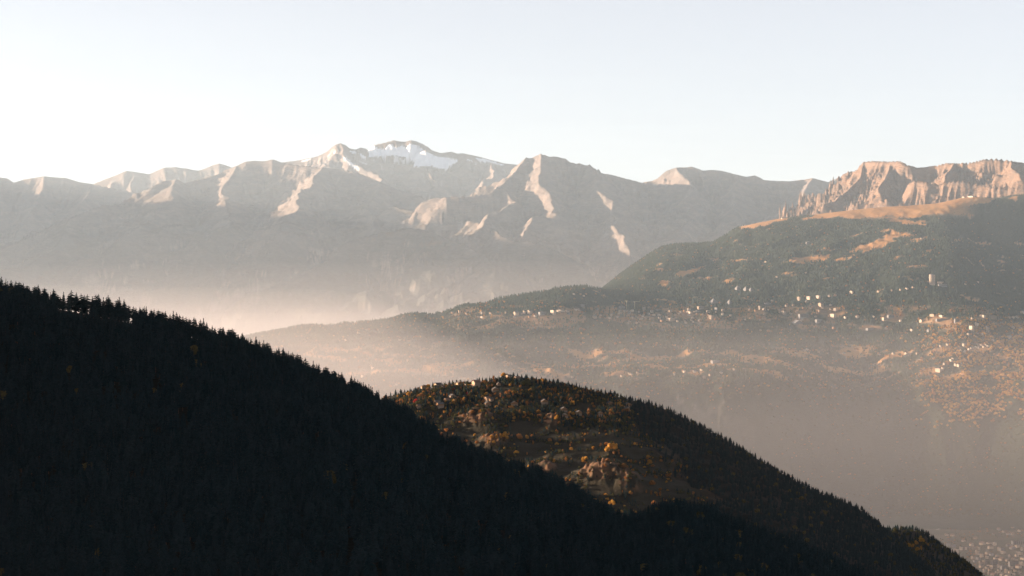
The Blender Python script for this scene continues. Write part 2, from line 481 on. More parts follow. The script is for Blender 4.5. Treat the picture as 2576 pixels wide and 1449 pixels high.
H, DC = ridge_union(X, Y, [dict(pts=pk, s0=1.3, L=300, s1=.4, lam=150, g=.85),
    dict(pts=[(1325, 394, 20500), (1300, 430, 20100), (1262, 468, 19700), (1215, 478, 19500), (1150, 490, 19400), (1060, 495, 19300)], s0=1.3, L=220, s1=.5, lam=150),
    dict(pts=[(1482, 412, 20500), (1510, 445, 20000), (1530, 490, 19500), (1525, 540, 19000), (1570, 600, 18300), (1600, 660, 17600)], s0=1.2, L=260, s1=.52, lam=170),
    dict(pts=[(1360, 385, 20500), (1375, 440, 19800), (1390, 500, 19200), (1360, 560, 18600), (1330, 620, 18000)], s0=1.0, L=260, s1=.5, lam=190),
    dict(pts=[(1262, 468, 19700), (1240, 520, 19000), (1200, 570, 18300)], s0=.9, L=240, s1=.5, lam=180),
    dict(pts=[(1702, 420, 21700), (1715, 470, 20900), (1690, 540, 19900), (1710, 600, 18900)], s0=1.1, L=260, s1=.48, lam=190),
    dict(pts=[(1856, 439, 21700), (1850, 500, 20700), (1820, 560, 19700)], s0=.9, L=260, s1=.46, lam=210),
    dict(pts=[(2045, 447, 21700), (2010, 500, 20700), (1960, 550, 19700)], s0=.9, L=260, s1=.46, lam=210)], 900)
T = Terrain(X, Y, H).proj(); md, wd = cover(T, 1850, 0, 2250, 5)
snow = sstep(.22, .4, fbm(X, Y, 120, 4, 79)) * sstep(2850, 2950, T.Z) * inpoly(T.px, T.py, [(1690, 400), (1790, 400), (1790, 450), (1690, 450)]) * .6
tag(T.mesh('mountain_centre', M_rock, (md, snow, wd)), 'grey rocky peaks with lit crags between the snow mountain and the cliff', 'mountain')

# ---- range added to the west, out of view, to shade the lower far slopes
X, Y = np.meshgrid(np.linspace(-16000, -6300, 90), np.linspace(14500, 27000, 110))
xr = X + 7900 + (Y - 17000) * .10
Hw = 3150 - np.where(xr > 0, 1.6, .45) * np.abs(xr) - 1.1 * np.maximum(17100 - Y, 0) + fbm(X, Y, 1500, 5, 300) * 200
T = Terrain(X, Y, np.maximum(Hw, 700)); T.slope = np.hypot(np.gradient(T.Z, axis=0) / 106., np.gradient(T.Z, axis=1) / 109.)
md, wd = cover(T, 1800, 0, 2400, 12)
tag(T.mesh('mountain_shade_west', M_rock, (md, 0 * X, wd)), 'unseen range added beyond the left edge to shade the far slopes', 'mountain')

# ---- long ridge in front of the snow mountain, falling to the left
X, Y = polar(-330, 1640, 2.8, 12300, 23000, 330)
H, DC = ridge_union(X, Y, [
    dict(pts=[(-330, 700, 19500), (-100, 650, 19800), (0, 622, 20000), (53, 602, 20100), (106, 582, 20300), (140, 562, 20400), (175, 547, 20500), (229, 526, 20700), (261, 514, 20800), (310, 518, 21000), (333, 513, 21000), (353, 496, 21100), (381, 468, 21200), (405, 457, 21300), (420, 453, 21400), (443, 450, 21400), (459, 460, 21500), (480, 455, 21600), (540, 440, 21800), (575, 428, 22000), (596, 416, 22000), (615, 406, 22000), (640, 402, 22000), (665, 403, 22000), (688, 399, 22000), (709, 408, 22000), (760, 416, 21900), (810, 421, 21800), (850, 424, 21800), (886, 429, 21700), (925, 443, 21600), (957, 457, 21400), (1000, 476, 21200), (1056, 492, 20900), (1120, 520, 20600), (1200, 550, 20200)], s0=.95, L=330, s1=.335, lam=300, g=.5),
    dict(pts=[(810, 421, 21800), (795, 450, 21000), (765, 480, 20300), (745, 505, 19800), (725, 560, 19000), (700, 620, 18200)], s0=.85, L=280, s1=.46, lam=190),
    dict(pts=[(443, 450, 21400), (420, 500, 20600), (380, 560, 19700), (300, 620, 18800)], s0=.7, L=280, s1=.42, lam=240),
    dict(pts=[(596, 416, 22000), (560, 500, 20700), (540, 570, 19600), (500, 640, 18400)], s0=.7, L=300, s1=.42, lam=250),
    dict(pts=[(957, 457, 21400), (930, 520, 20200), (905, 580, 19200)], s0=.8, L=260, s1=.45, lam=220),
    dict(pts=[(1000, 520, 20000), (1060, 540, 19500), (1130, 553, 19000), (1200, 560, 18700), (1260, 580, 18300), (1300, 597, 18000), (1370, 640, 17500), (1450, 690, 16900)], s0=.75, L=260, s1=.42, lam=260),
    dict(pts=[(840, 660, 17000), (900, 610, 17300), (960, 588, 17400), (1012, 571, 17500), (1060, 580, 17400), (1100, 598, 17300), (1135, 606, 17200), (1180, 640, 16900), (1260, 700, 16500)], s0=.6, L=220, s1=.38, lam=230),
    dict(pts=[(175, 547, 20500), (140, 620, 19400), (60, 690, 18000)], s0=.6, L=300, s1=.40, lam=260),
    ], 700)
T = Terrain(X, Y, H).proj(); md, wd = cover(T, 2050, 0, 2500, 6, rocky=.62)
for pl, v in (([(915, 604), (960, 592), (1012, 570), (1014, 578), (960, 600)], 1), ([(1050, 617), (1085, 607), (1132, 605), (1120, 612), (1070, 621)], 1)):
    k = inpoly(T.px, T.py, pl); md = np.where(k, 1, md); wd = np.where(k, 0, wd)
tag(T.mesh('mountain_long_ridge', M_rock, (md, 0 * H, wd)), 'broad hazy ridge falling leftwards in front of the snow mountain', 'mountain')

# ---- cliff massif on the right
X, Y = polar(1960, 2860, 2.4, 14400, 17600, 200)
H, DC = ridge_union(X, Y, [
    dict(pts=[(2108, 474, 17050), (2119, 440, 17000), (2123, 435, 16980), (2140, 433, 16900), (2157, 426, 16820), (2165, 414, 16780), (2172, 407, 16740), (2195, 404, 16620), (2234, 405, 16450), (2264, 404, 16300), (2277, 410, 16250), (2290, 416, 16230), (2320, 421, 16250), (2354, 416, 16250), (2380, 409, 16200), (2414, 409, 16100), (2444, 407, 16050), (2479, 399, 15980), (2509, 397, 15940), (2543, 403, 15900), (2576, 407, 15900), (2700, 420, 15900), (2860, 440, 15900)], s0=1.9, L=190, s1=.5, lam=110, g=.75),
    dict(pts=[(2026, 543, 16850), (2033, 520, 16880), (2042, 506, 16900), (2071, 485, 16950), (2100, 470, 17020), (2119, 442, 17000)], s0=1.8, L=140, s1=.58, lam=90, g=.55),
    dict(pts=[(2172, 407, 16740), (2165, 445, 16500), (2140, 480, 16250), (2105, 515, 16000)], s0=1.7, L=110, s1=.55, lam=70, g=1.1),
    dict(pts=[(2240, 412, 16400), (2228, 455, 16050), (2205, 492, 15700)], s0=1.8, L=120, s1=.55, lam=70, g=1.1),
    dict(pts=[(2284, 464, 15750), (2300, 452, 15700), (2330, 458, 15620), (2370, 463, 15560), (2400, 456, 15500), (2440, 452, 15430), (2480, 462, 15380), (2520, 468, 15320), (2576, 470, 15260), (2700, 480, 15200), (2860, 500, 15200)], s0=2.0, L=90, s1=.55, lam=90, g=.8),
    dict(pts=[(2400, 409, 16130), (2385, 440, 15850), (2370, 470, 15560)], s0=1.5, L=110, s1=.5, lam=80, g=1.0),
    dict(pts=[(2543, 403, 15900), (2550, 425, 15600), (2580, 450, 15350)], s0=1.4, L=160, s1=.5, lam=90, g=1.0)], 1500)
T = Terrain(X, Y, H).proj(); md, wd = cover(T, 1500, 0, 2300, 8, rocky=.85)
tag(T.mesh('mountain_cliff', M_crag, (md, 0 * H, wd)), 'sunlit orange-brown cliff massif on the skyline at right', 'mountain')

# ---- wooded terrace mountain with the resort town
crB = [(440, 940), (500, 905), (560, 872), (617, 850), (680, 836), (744, 825), (828, 823), (912, 814), (960, 809), (980, 806), (997, 800), (1035, 792), (1119, 786), (1165, 772), (1233, 761), (1267, 751), (1313, 747), (1359, 738), (1431, 730), (1480, 728), (1503, 727), (1526, 722)]
crU = [(1503, 737), (1526, 720), (1556, 695), (1599, 665), (1642, 636), (1672, 621), (1710, 617), (1770, 614), (1796, 611), (1826, 592), (1857, 571), (1899, 562), (1964, 550), (2028, 544), (2114, 532), (2200, 523), (2286, 517), (2359, 512), (2415, 498), (2457, 495), (2480, 496), (2500, 500), (2522, 497), (2576, 488), (2700, 470), (2860, 450)]
def li(L, a): return float(np.interp(a, [q[0] for q in L], [q[1] for q in L]))
rows = [
    [(440, 8.6e3, 'z', 470), (2860, 8.6e3, 'z', 470)],
    [(440, 9.3e3, 'z', 500), (1900, 9.3e3, 'z', 500), (2120, 9.5e3, 'z', 500), (2420, 9.3e3, 'z', 500), (2860, 9.1e3, 'z', 500)],
    [(440, 10.0e3, 1075), (900, 10.0e3, 1000), (1300, 10.1e3, 985), (1600, 10.1e3, 975), (1850, 10.15e3, 965), (1960, 10.25e3, 962), (2080, 10.55e3, 975), (2150, 10.6e3, 985), (2250, 10.4e3, 992), (2340, 10.1e3, 1010), (2440, 9.95e3, 1045), (2520, 9.95e3, 1050), (2600, 9.6e3, 1080), (2860, 9.4e3, 1120)],
    [(440, 10.5e3, 1000), (900, 10.6e3, 935), (1300, 10.8e3, 915), (1600, 10.8e3, 915), (1850, 10.85e3, 905), (1960, 10.9e3, 900), (2080, 11.1e3, 915), (2150, 11.15e3, 918), (2250, 11.0e3, 915), (2340, 10.8e3, 918), (2440, 10.6e3, 930), (2520, 10.65e3, 930), (2600, 10.4e3, 950), (2860, 10.2e3, 980)],
    [(440, 10.9e3, 962), (620, 11.0e3, 885), (900, 11.2e3, 850), (1150, 11.35e3, 828), (1500, 11.5e3, 830), (1850, 11.5e3, 838), (2080, 11.7e3, 840), (2300, 11.6e3, 838), (2420, 11.2e3, 835), (2520, 11.4e3, 835), (2860, 11.2e3, 850)],
    [(440, 11.2e3, 950)] + [(p, 11.35e3 + min(p, 1500) * .35, y + (14 if p < 1000 else 26)) for p, y in crB[2:-3]] + [(1500, 11.95e3, 775), (1700, 12.0e3, 772), (1850, 12.0e3, 772), (2000, 12.1e3, 762), (2200, 12.1e3, 745), (2340, 12.1e3, 735), (2440, 12.0e3, 760), (2576, 11.9e3, 790), (2860, 11.9e3, 800)],
    [(p, 11.75e3 + min(p, 1500) * .35, y) for p, y in crB[:-2]] + [(1526, 12.4e3, 738), (1700, 12.6e3, 712), (1900, 12.7e3, 690), (2100, 12.8e3, 665), (2300, 12.8e3, 640), (2400, 12.8e3, 640), (2480, 12.9e3, 690), (2576, 13.0e3, 690), (2860, 13.0e3, 680)],
    [(p, 12.6e3 + min(p, 1500) * .35, 'z', CZ + (HY - y) / FV * (11.75e3 + min(p, 1500) * .35) - 170) for p, y in crB[:-3]] +
    [(p, D, 'z', CZ + (HY - y) / FV * D) for p, D, y in [(1515, 13.05e3, 734), (1526, 13.05e3, 727), (1642, 13.2e3, 668), (1700, 13.3e3, 655), (1800, 13.4e3, 650), (1900, 13.5e3, 620), (2100, 13.6e3, 590), (2300, 13.6e3, 570), (2380, 13.6e3, 562), (2450, 13.7e3, 600), (2576, 13.9e3, 600), (2860, 14e3, 570)]],
    [(p, 13.6e3 + min(p, 1500) * .35, 'z', 950) for p, y in crB[:-4]] + [(p, 14.2e3, 'z', CZ + (HY - y) / FV * 14.2e3) for p, y in crU],
    [(440, 15.3e3, 'z', 800), (1480, 15.3e3, 'z', 900), (1560, 15.3e3, 'z', 1300), (1860, 15.3e3, 'z', 1700), (2030, 15.3e3, 'z', 1850), (2500, 15.3e3, 'z', 2050), (2860, 15.3e3, 'z', 2150)],
]
pxs = cols(440, 2860, 3)
X, Y, Z = lay_rows(rows, pxs, 290, bias=[0, 1, 1.5, 2.2, 3, 3.7, 4.4, 5.0, 5.6, 6.2, 6.8, 7.4, 8, 9], smooth=[30, 30, 25, 25, 25, 14, 10, 14, 3, 25])
relief = fbm(X, Y, 520, 4, 50) * 42 + (rdg(X, Y, 300, 4, 55) - .55) * 46
fade = sstep(8.9e3, 9.9e3, Y) * (1 - .55 * sstep(11.3e3, 11.6e3, Y) * sstep(12.3e3, 12.0e3, Y)) * (1 - .85 * sstep(13.5e3, 14.15e3, Y))
Z = Z + relief * fade + fbm(X, Y, 1500, 2, 51) * 25 * fade
TB = Terrain(X, Y, Z).proj()
meadB = np.zeros(Z.shape)
jx, jy = fbm(X, Y, 130, 3, 150) * 22, fbm(X, Y, 130, 3, 151) * 9
z3 = lambda L: [((x / 1.4873 + 2300) * .639, (y / 1.4873 + 550) * .639) for x, y in L]
for pl in ([(1240, 465), (1500, 415), (1700, 395), (1900, 380), (2070, 370), (2200, 335), (2310, 325), (2420, 350), (2380, 372), (2230, 385), (2100, 425), (2020, 440), (1950, 455), (1860, 460), (1800, 440), (1700, 455), (1560, 458), (1400, 458)],
           [(885, 512), (980, 488), (1180, 452), (1190, 470), (1060, 490), (1000, 520), (940, 520)],
           [(1560, 660), (1640, 605), (1720, 580), (1800, 565), (1850, 560), (1830, 590), (1780, 610), (1700, 640), (1620, 660)],
           [(1190, 715), (1230, 690), (1330, 680), (1430, 670), (1440, 690), (1400, 715), (1300, 720)], [(1450, 712), (1500, 690), (1590, 670), (1560, 690), (1490, 712)],
           [(540, 800), (560, 775), (640, 755), (720, 735), (700, 755), (640, 775), (580, 810)], [(425, 845), (460, 830), (510, 832), (470, 852)],
           [(760, 708), (860, 705), (920, 700), (1000, 708), (900, 714)], [(1840, 480), (1880, 470), (2000, 478), (1990, 500), (1900, 500)],
           [(1760, 560), (1790, 520), (1840, 540), (1880, 530), (1940, 560), (1860, 575)], [(1880, 592), (1960, 572), (2010, 570), (1980, 590)],
           [(2150, 590), (2200, 575), (2240, 570), (2210, 590)], [(1980, 670), (2010, 650), (2060, 640), (2030, 665)]):
    meadB = np.maximum(meadB, inpoly(TB.px + jx, TB.py + jy, z3(pl)))
meadB = np.maximum(meadB, sstep(.31, .36, fbm(X, Y * 1.7, 210, 4, 160)) * sstep(790, 760, TB.py) * .9)
# fields and clearings on the terraces below the town
lower = sstep(850, 890, TB.py + fbm(X, Y, 500, 2, 59) * 40) * sstep(975, 935, TB.py + fbm(X, Y, 300, 2, 58) * 30)
fields = lower * sstep(.02, .14, fbm(X, Y * 2.2, 300, 4, 61))
meadB = np.maximum(meadB, fields)
town = sstep(764, 776, TB.py) * sstep(838, 822, TB.py) * sstep(1080, 1180, TB.px) * sstep(2560, 2460, TB.px) * sstep(-.1, .1, fbm(X, Y, 220, 3, 63))
alp = sstep(2080, 2130, TB.Z + fbm(X, Y, 250, 3, 65) * 60) * sstep(1980, 2040, TB.px) * sstep(2470, 2410, TB.px)
bareB = np.maximum(np.maximum(meadB, alp), town * .75)
cliffB = sstep(.85, 1.15, TB.slope + fbm(X, Y, 200, 3, 66) * .4) * .8 * inpoly(TB.px + jx * 2.5, TB.py + jy * 4, [(1690, 985), (1780, 975), (1860, 1000), (1900, 1050), (1880, 1120), (1780, 1110), (1700, 1050)])
woodB = np.clip(1 - bareB, 0, 1) * (1 - cliffB)
low = sstep(990, 1060, TB.py) * .6
hillB = TB.mesh('hill_terrace', M_hill, (np.clip(bareB, 0, 1) * (1 - low) + low * .05, 0 * Z, woodB * (1 - low) + low * 1.6 * .9))
tag(hillB, 'wooded mountainside with meadows and a terrace carrying the resort town', 'hill')

# ---- hill of chalets in the middle distance
crC = [(860, 1060), (900, 1034), (950, 1012), (985, 997), (1020, 988), (1060, 978), (1100, 972), (1130, 968), (1200, 964), (1235, 958), (1270, 950), (1310, 950), (1340, 954), (1380, 963), (1430, 972), (1500, 987), (1580, 1003), (1630, 1016), (1680, 1032), (1760, 1073), (1850, 1123), (1950, 1183), (2050, 1238), (2100, 1255), (2150, 1274), (2200, 1308), (2240, 1345), (2300, 1400), (2420, 1500)]
rows = [
    [(860, 2.9e3, 'z', 1080), (2420, 2.9e3, 'z', 1000)],
    [(860, 3.5e3, 1330), (1300, 3.45e3, 1370), (1700, 3.4e3, 1400), (2000, 3.4e3, 1450), (2420, 3.4e3, 1560)],
    [(860, 3.78e3, 1180), (1300, 3.72e3, 1255), (1550, 3.7e3, 1275), (1800, 3.66e3, 1330), (2000, 3.62e3, 1372), (2240, 3.6e3, 1430), (2420, 3.6e3, 1530)],
    [(860, 4.0e3, 1110), (1300, 3.98e3, 1140), (1550, 3.96e3, 1150), (1800, 3.95e3, 1205), (2000, 3.95e3, 1290), (2240, 3.95e3, 1390), (2420, 3.95e3, 1515)],
    [(860, 4.2e3, 1075), (1000, 4.22e3, 1035), (1300, 4.22e3, 1025), (1550, 4.2e3, 1052), (1800, 4.2e3, 1135), (2000, 4.2e3, 1240), (2240, 4.2e3, 1360), (2420, 4.2e3, 1505)],
    [(p, 4.42e3, y) for p, y in crC],
    [(860, 4.7e3, 'z', 1150), (1300, 4.75e3, 'z', 1240), (1700, 4.7e3, 'z', 1150), (2000, 4.7e3, 'z', 1010), (2420, 4.7e3, 'z', 750)],
    [(860, 5.4e3, 'z', 700), (2420, 5.4e3, 'z', 500)],
]
X, Y, Z = lay_rows(rows, cols(860, 2420, 2.6), 330, bias=[0, 1, 1.7, 2.4, 3.1, 3.8, 4.4, 4.9, 5.3, 6, 7])
fade = 1 - .8 * sstep(4.25e3, 4.4e3, Y) * sstep(4.6e3, 4.45e3, Y)
Z = Z + (fbm(X, Y, 150, 4, 70) * 11 + (rdg(X, Y, 70, 3, 71) - .55) * 5) * fade
TC0 = Terrain(X, Y, Z).proj()
# knolls and crags whose left flanks catch the sun
knolls = [(1215, 1062, 60, 40, 24), (1255, 1120, 45, 40, 20), (1395, 1070, 26, 34, 16), (1545, 1212, 75, 55, 34), (1600, 1236, 40, 40, 12), (1385, 1185, 26, 40, 14), (1340, 1190, 20, 36, 10), (1100, 1030, 60, 40, 9), (1660, 1150, 60, 40, 9), (1480, 1110, 60, 40, 8), (1450, 1020, 50, 40, 8), (1560, 1050, 50, 40, 8)]
KM = np.zeros(Z.shape)
for px, py, wx, wy, h in knolls:
    c = TC0.at_pix(px, py)
    k = np.exp(-(((X - c.x) / wx)**2 + ((Y - c.y) / wy)**2))
    # steep towards the sun, gentle away from it
    k = k * (1 + .35 * np.tanh((c.x - X) / (wx * .5)))
    Z = Z + h * k * (.72 + .5 * rdg(X, Y, 26, 3, 170) * k)
    if h > 11: KM = np.maximum(KM, k)
Z = Z + ((rdg(X, Y, 22, 3, 172) - .5) * 9 + fbm(X, Y, 9, 2, 173) * 2.2) * sstep(.3, .7, KM)
# terrace steps across the slope
ter = Z / 13.0 + fbm(X, Y, 190, 2, 73) * .5
stp = (ter - np.floor(ter)); Z = Z + (sstep(.25, .75, stp) - stp) * 4.5 * sstep(3.55e3, 3.7e3, Y) * sstep(4.3e3, 4.15e3, Y)
TC = Terrain(X, Y, Z).proj()
rockC = np.clip(sstep(.5, .8, KM) * sstep(-.25, .1, fbm(X, Y, 30, 3, 74)) , 0, 1)
forC = sstep(-6, 10, (TC.px - np.interp(TC.py, [1000, 1130, 1250, 1400], [1560, 1640, 1760, 1900])) + fbm(X, Y, 130, 3, 75) * 120)
forC = np.maximum(forC, sstep(1290, 1310, TC.py) * 0.7)
grassC = np.clip(1 - forC - rockC, 0, 1)
hillC = TC.mesh('hill_chalets', M_near, (grassC, 0 * Z, forC))
tag(hillC, 'rounded hill with chalets and golden trees in the middle distance', 'hill')

# ---- small wooded knoll beside the valley town
rows = [[(2160, 4.1e3, 'z', 900), (2620, 4.1e3, 'z', 850)], [(2160, 4.6e3, 1400), (2300, 4.6e3, 1420), (2420, 4.6e3, 1480), (2620, 4.6e3, 1600)],
        [(2160, 5.0e3, 1345), (2230, 5.0e3, 1335), (2290, 5.0e3, 1333), (2325, 5.0e3, 1343), (2350, 5.0e3, 1362), (2375, 5.0e3, 1382), (2400, 5.0e3, 1398), (2440, 5.0e3, 1425), (2480, 5.0e3, 1462), (2620, 5.0e3, 1620)],
        [(2160, 5.5e3, 'z', 600), (2620, 5.5e3, 'z', 500)]]
X, Y, Z = lay_rows(rows, cols(2160, 2620, 3), 80)
Z = Z + fbm(X, Y, 120, 3, 80) * 8 * sstep(60, 160, np.abs(Y - 5.0e3))
TK = Terrain(X, Y, Z).proj()
tag(TK.mesh('hill_knoll', M_near, (0 * Z + .3, 0 * Z, 0 * Z + .7)), 'small dark wooded knoll at the lower right above the town', 'hill')

# ---- dark foreground mountainside, its left part raised out of view to shade the near air
crF = [(-9000, -1900), (-4000, -700), (-1500, 120), (-700, 480), (-250, 660), (0, 742), (60, 757), (100, 767), (150, 779), (200, 788), (245, 797), (300, 808), (340, 816), (410, 832), (480, 850), (540, 866), (600, 884), (660, 905), (720, 930), (780, 958), (850, 985), (905, 1008), (950, 1033), (1030, 1070), (1085, 1108), (1110, 1134), (1150, 1150), (1200, 1168), (1300, 1206), (1400, 1242), (1450, 1272), (1520, 1316), (1570, 1345), (1700, 1440), (1900, 1600)]
dF = lambda p: float(np.interp(p, [-9000, 0, 500, 1100, 1120, 1600, 1900], [1900, 1600, 1560, 1480, 1430, 1300, 1250]))
rows = [
    [(-9000, 500, 'z', 1800), (-1500, 600, 'z', 1450), (0, 700, 'z', 1250), (1900, 700, 'z', 1150)],
    [(-9000, 900, 'z', 2100), (-1500, 1000, 'z', 1560), (0, 1120, 1520), (800, 1080, 1560), (1500, 1060, 1600), (1900, 1050, 1700)],
    [(p, dF(p) - 230, (y * .45 + .55 * 1350) if p > -200 else y * .8 + 270) for p, y in crF if p < 1000] + [(1100, 1240, 1290), (1500, 1130, 1420), (1900, 1080, 1660)],
    [(p, dF(p), y) for p, y in crF],
    [(p, dF(p) + 160, 'z', CZ + (HY - y) / FV * dF(p) - 75) for p, y in crF],
    [(-9000, 3200, 'z', 1300), (-1500, 2700, 'z', 1150), (0, 2500, 'z', 1100), (1900, 2300, 'z', 900)],
]
pxs = np.concatenate([np.arange(-9000, -1500, 250.), np.arange(-1500, -300, 40.), cols(-300, 1900, 4)])
X, Y, Z = lay_rows(rows, pxs, 150, bias=[0, 1, 1.6, 2.2, 2.7, 3, 3.4, 4, 5])
dc = np.abs(Y - np.interp(pxs, [q[0] for q in crF], [dF(q[0]) for q in crF])[None, :])
Z = Z + (fbm(X, Y, 110, 4, 90) * 9 + fbm(X, Y, 300, 2, 92) * 10) * sstep(20, 140, dc)
TF = Terrain(X, Y, Z).proj()
barF = np.maximum(np.exp(-(((TF.px - 740) / 45)**2 + ((TF.py - 905) / 45)**2)) * 1.4, 0)
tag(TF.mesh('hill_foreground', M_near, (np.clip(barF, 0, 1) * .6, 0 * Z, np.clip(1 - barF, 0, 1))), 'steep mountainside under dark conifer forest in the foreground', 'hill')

crG = [(1300, 1470), (1400, 1420), (1480, 1368), (1540, 1342), (1600, 1328), (1650, 1312), (1700, 1300), (1740, 1300), (1780, 1310), (1830, 1336), (1900, 1366), (2000, 1398), (2100, 1442), (2200, 1490), (2400, 1620)]
rows = [[(1300, 700, 'z', 1200), (2400, 700, 'z', 1150)], [(1300, 980, 1640), (1720, 1000, 1500), (2400, 980, 1780)], [(p, 1210, y) for p, y in crG], [(1300, 1500, 'z', 1200), (2400, 1500, 'z', 1100)]]
X, Y, Z = lay_rows(rows, cols(1300, 2400, 5), 80)
Z = Z + fbm(X, Y, 90, 3, 95) * 7 * sstep(15, 90, np.abs(Y - 1210))
TG = Terrain(X, Y, Z).proj()
tag(TG.mesh('hill_front_knoll', M_near, (0 * Z, 0 * Z, 0 * Z + 1)), 'rounded dark wooded knoll at the bottom of the picture', 'hill')

# ================================================================== TREES
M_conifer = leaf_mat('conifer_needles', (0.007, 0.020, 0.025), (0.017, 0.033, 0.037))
M_farcon = leaf_mat('far_conifer', (0.030, 0.045, 0.034), (0.050, 0.056, 0.036))
M_gold = leaf_mat('golden_leaves', (0.46, 0.25, 0.055), (0.34, 0.17, 0.045), 0.2)
M_rust = leaf_mat('rust_leaves', (0.32, 0.135, 0.045), (0.20, 0.10, 0.042), 0.15)
M_red = leaf_mat('red_leaves', (0.50, 0.04, 0.030), (0.42, 0.05, 0.035), 0.15)
M_olive = leaf_mat('olive_leaves', (0.085, 0.075, 0.032), (0.060, 0.060, 0.028), 0.05)
M_bark = plain_mat('bark', (0.075, 0.055, 0.042), 0.9, 0.4, 2.0, 0.05)


def tri_mesh(name, V, F, mat):
    me = np_mesh(name, V, F, smooth=False); me.materials.append(mat)
    return me


def trunk_mesh(name, h, r, rnd, sides=6, lean=0.0):
    V, F = [], []
    n = 4
    for k in range(n + 1):
        t = k / n
        for i in range(sides):
            a = 2 * math.pi * i / sides
            rr = r * (1 - .85 * t) * (1.25 if k == 0 else 1)
            V.append((rr * math.cos(a) + lean * t * h, rr * math.sin(a), h * t - (.6 if k == 0 else 0)))
    for k in range(n):
        for i in range(sides):
            j = (i + 1) % sides
            a, b, c, d = k * sides + i, k * sides + j, (k + 1) * sides + j, (k + 1) * sides + i
            F += [(a, b, c), (a, c, d)]
    return tri_mesh(name, V, F, M_bark)


def conifer_crown(name, h, r, base, rnd, whorls=15, per=9, ragged=.3, blunt=0.0, mat=None):
    """drooping branch fans in whorls; base = height where the branches begin"""
    V, F = [], []
    for k in range(whorls):
        t = k / (whorls - 1)
        z = base + (h - base) * t
        prof = (1 - t)**(0.82 - .42 * blunt) * (1 - math.exp(-(t + .08) * 9))
        R0 = r * max(prof, .05 + .1 * blunt * (1 - t))
        for i in range(per):
            a = 2 * math.pi * (i + rnd.random() * .8) / per + k * .7
            L = R0 * (1 + ragged * (rnd.random() * 2 - 1.25))
            if rnd.random() < ragged * .35: continue
            wd = max(L * .42, .22) * (1 + .4 * rnd.random())
            dr = -L * (.30 + .3 * rnd.random()) * (1 - t * .6)
            zz = z + (rnd.random() - .5) * (h - base) / whorls
            c, s = math.cos(a), math.sin(a)
            q = len(V)
            V += [(0, 0, zz + .25), (c * L * .6 - s * wd, s * L * .6 + c * wd, zz + dr * .75), (c * L * .6 + s * wd, s * L * .6 - c * wd, zz + dr * .75), (c * L, s * L, zz + dr * .85), (c * L * .55, s * L * .55, zz + dr * .1 + .15)]
            F += [(q, q + 1, q + 4), (q, q + 4, q + 2), (q + 4, q + 1, q + 3), (q + 4, q + 3, q + 2)]
    q = len(V)
    V += [(0, 0, h + .25), (.16, .1, h - 1.1), (-.16, .1, h - 1.1), (0, -.18, h - 1.1)]
    F += [(q, q + 1, q + 2), (q, q + 2, q + 3), (q, q + 3, q + 1)]
    return tri_mesh(name, V, F, mat or M_conifer)


def lumps_crown(name, blobs, n, rnd, leaf, mat):
    """leaf clumps spread over and through several lobes"""
    V, F = [], []
    tot = sum(b[3]**2 for b in blobs)
    for bx, by, bz, br in blobs:
        for _ in range(int(n * br * br / tot)):
            d = Vector((rnd.gauss(0, 1), rnd.gauss(0, 1), rnd.gauss(0, 1))).normalized()
            rr = br * (.55 + .5 * rnd.random()**.5)
            c = Vector((bx, by, bz)) + Vector((d.x * rr, d.y * rr, d.z * rr * .85))
            nrm = (d + Vector((rnd.gauss(0, .5), rnd.gauss(0, .5), rnd.gauss(0, .5)))).normalized()
            u = nrm.orthogonal().normalized(); v = nrm.cross(u)
            s = leaf * (.7 + .7 * rnd.random())
            a = rnd.random() * 6.28
            q = len(V)
            for j in range(4):
                an = a + j * 1.5708
                k = s * (1 if j % 2 == 0 else .65)
                V.append(tuple(c + u * math.cos(an) * k + v * math.sin(an) * k + nrm * (.25 * s if j % 2 else 0)))
            F += [(q, q + 1, q + 2), (q, q + 2, q + 3)]
    return tri_mesh(name, V, F, mat)


def limb_trunk(name, h, r, rnd, limbs=5):
    me = trunk_mesh(name, h, r, rnd)
    V = [tuple(v.co) for v in me.vertices]; F = [tuple(p.vertices) for p in me.polygons]
    bpy.data.meshes.remove(me)
    for k in range(limbs):
        z0 = h * (.35 + .5 * k / limbs); a = 2.4 * k + rnd.random()
        L = h * .38 * (1 - .3 * k / limbs)
        p0 = Vector((0, 0, z0)); p1 = Vector((math.cos(a) * L, math.sin(a) * L, z0 + L * .75))
        d = (p1 - p0).normalized(); u = d.orthogonal().normalized(); v = d.cross(u)
        q = len(V)
        for p, rr in ((p0, r * .45), (p1, r * .12)):
            for j in range(3):
                V.append(tuple(p + (u * math.cos(2.094 * j) + v * math.sin(2.094 * j)) * rr))
        for j in range(3):
            i2 = (j + 1) % 3
            F += [(q + j, q + i2, q + 3 + i2), (q + j, q + 3 + i2, q + 3 + j)]
    return tri_mesh(name, V, F, M_bark)


rt = random.Random(5)
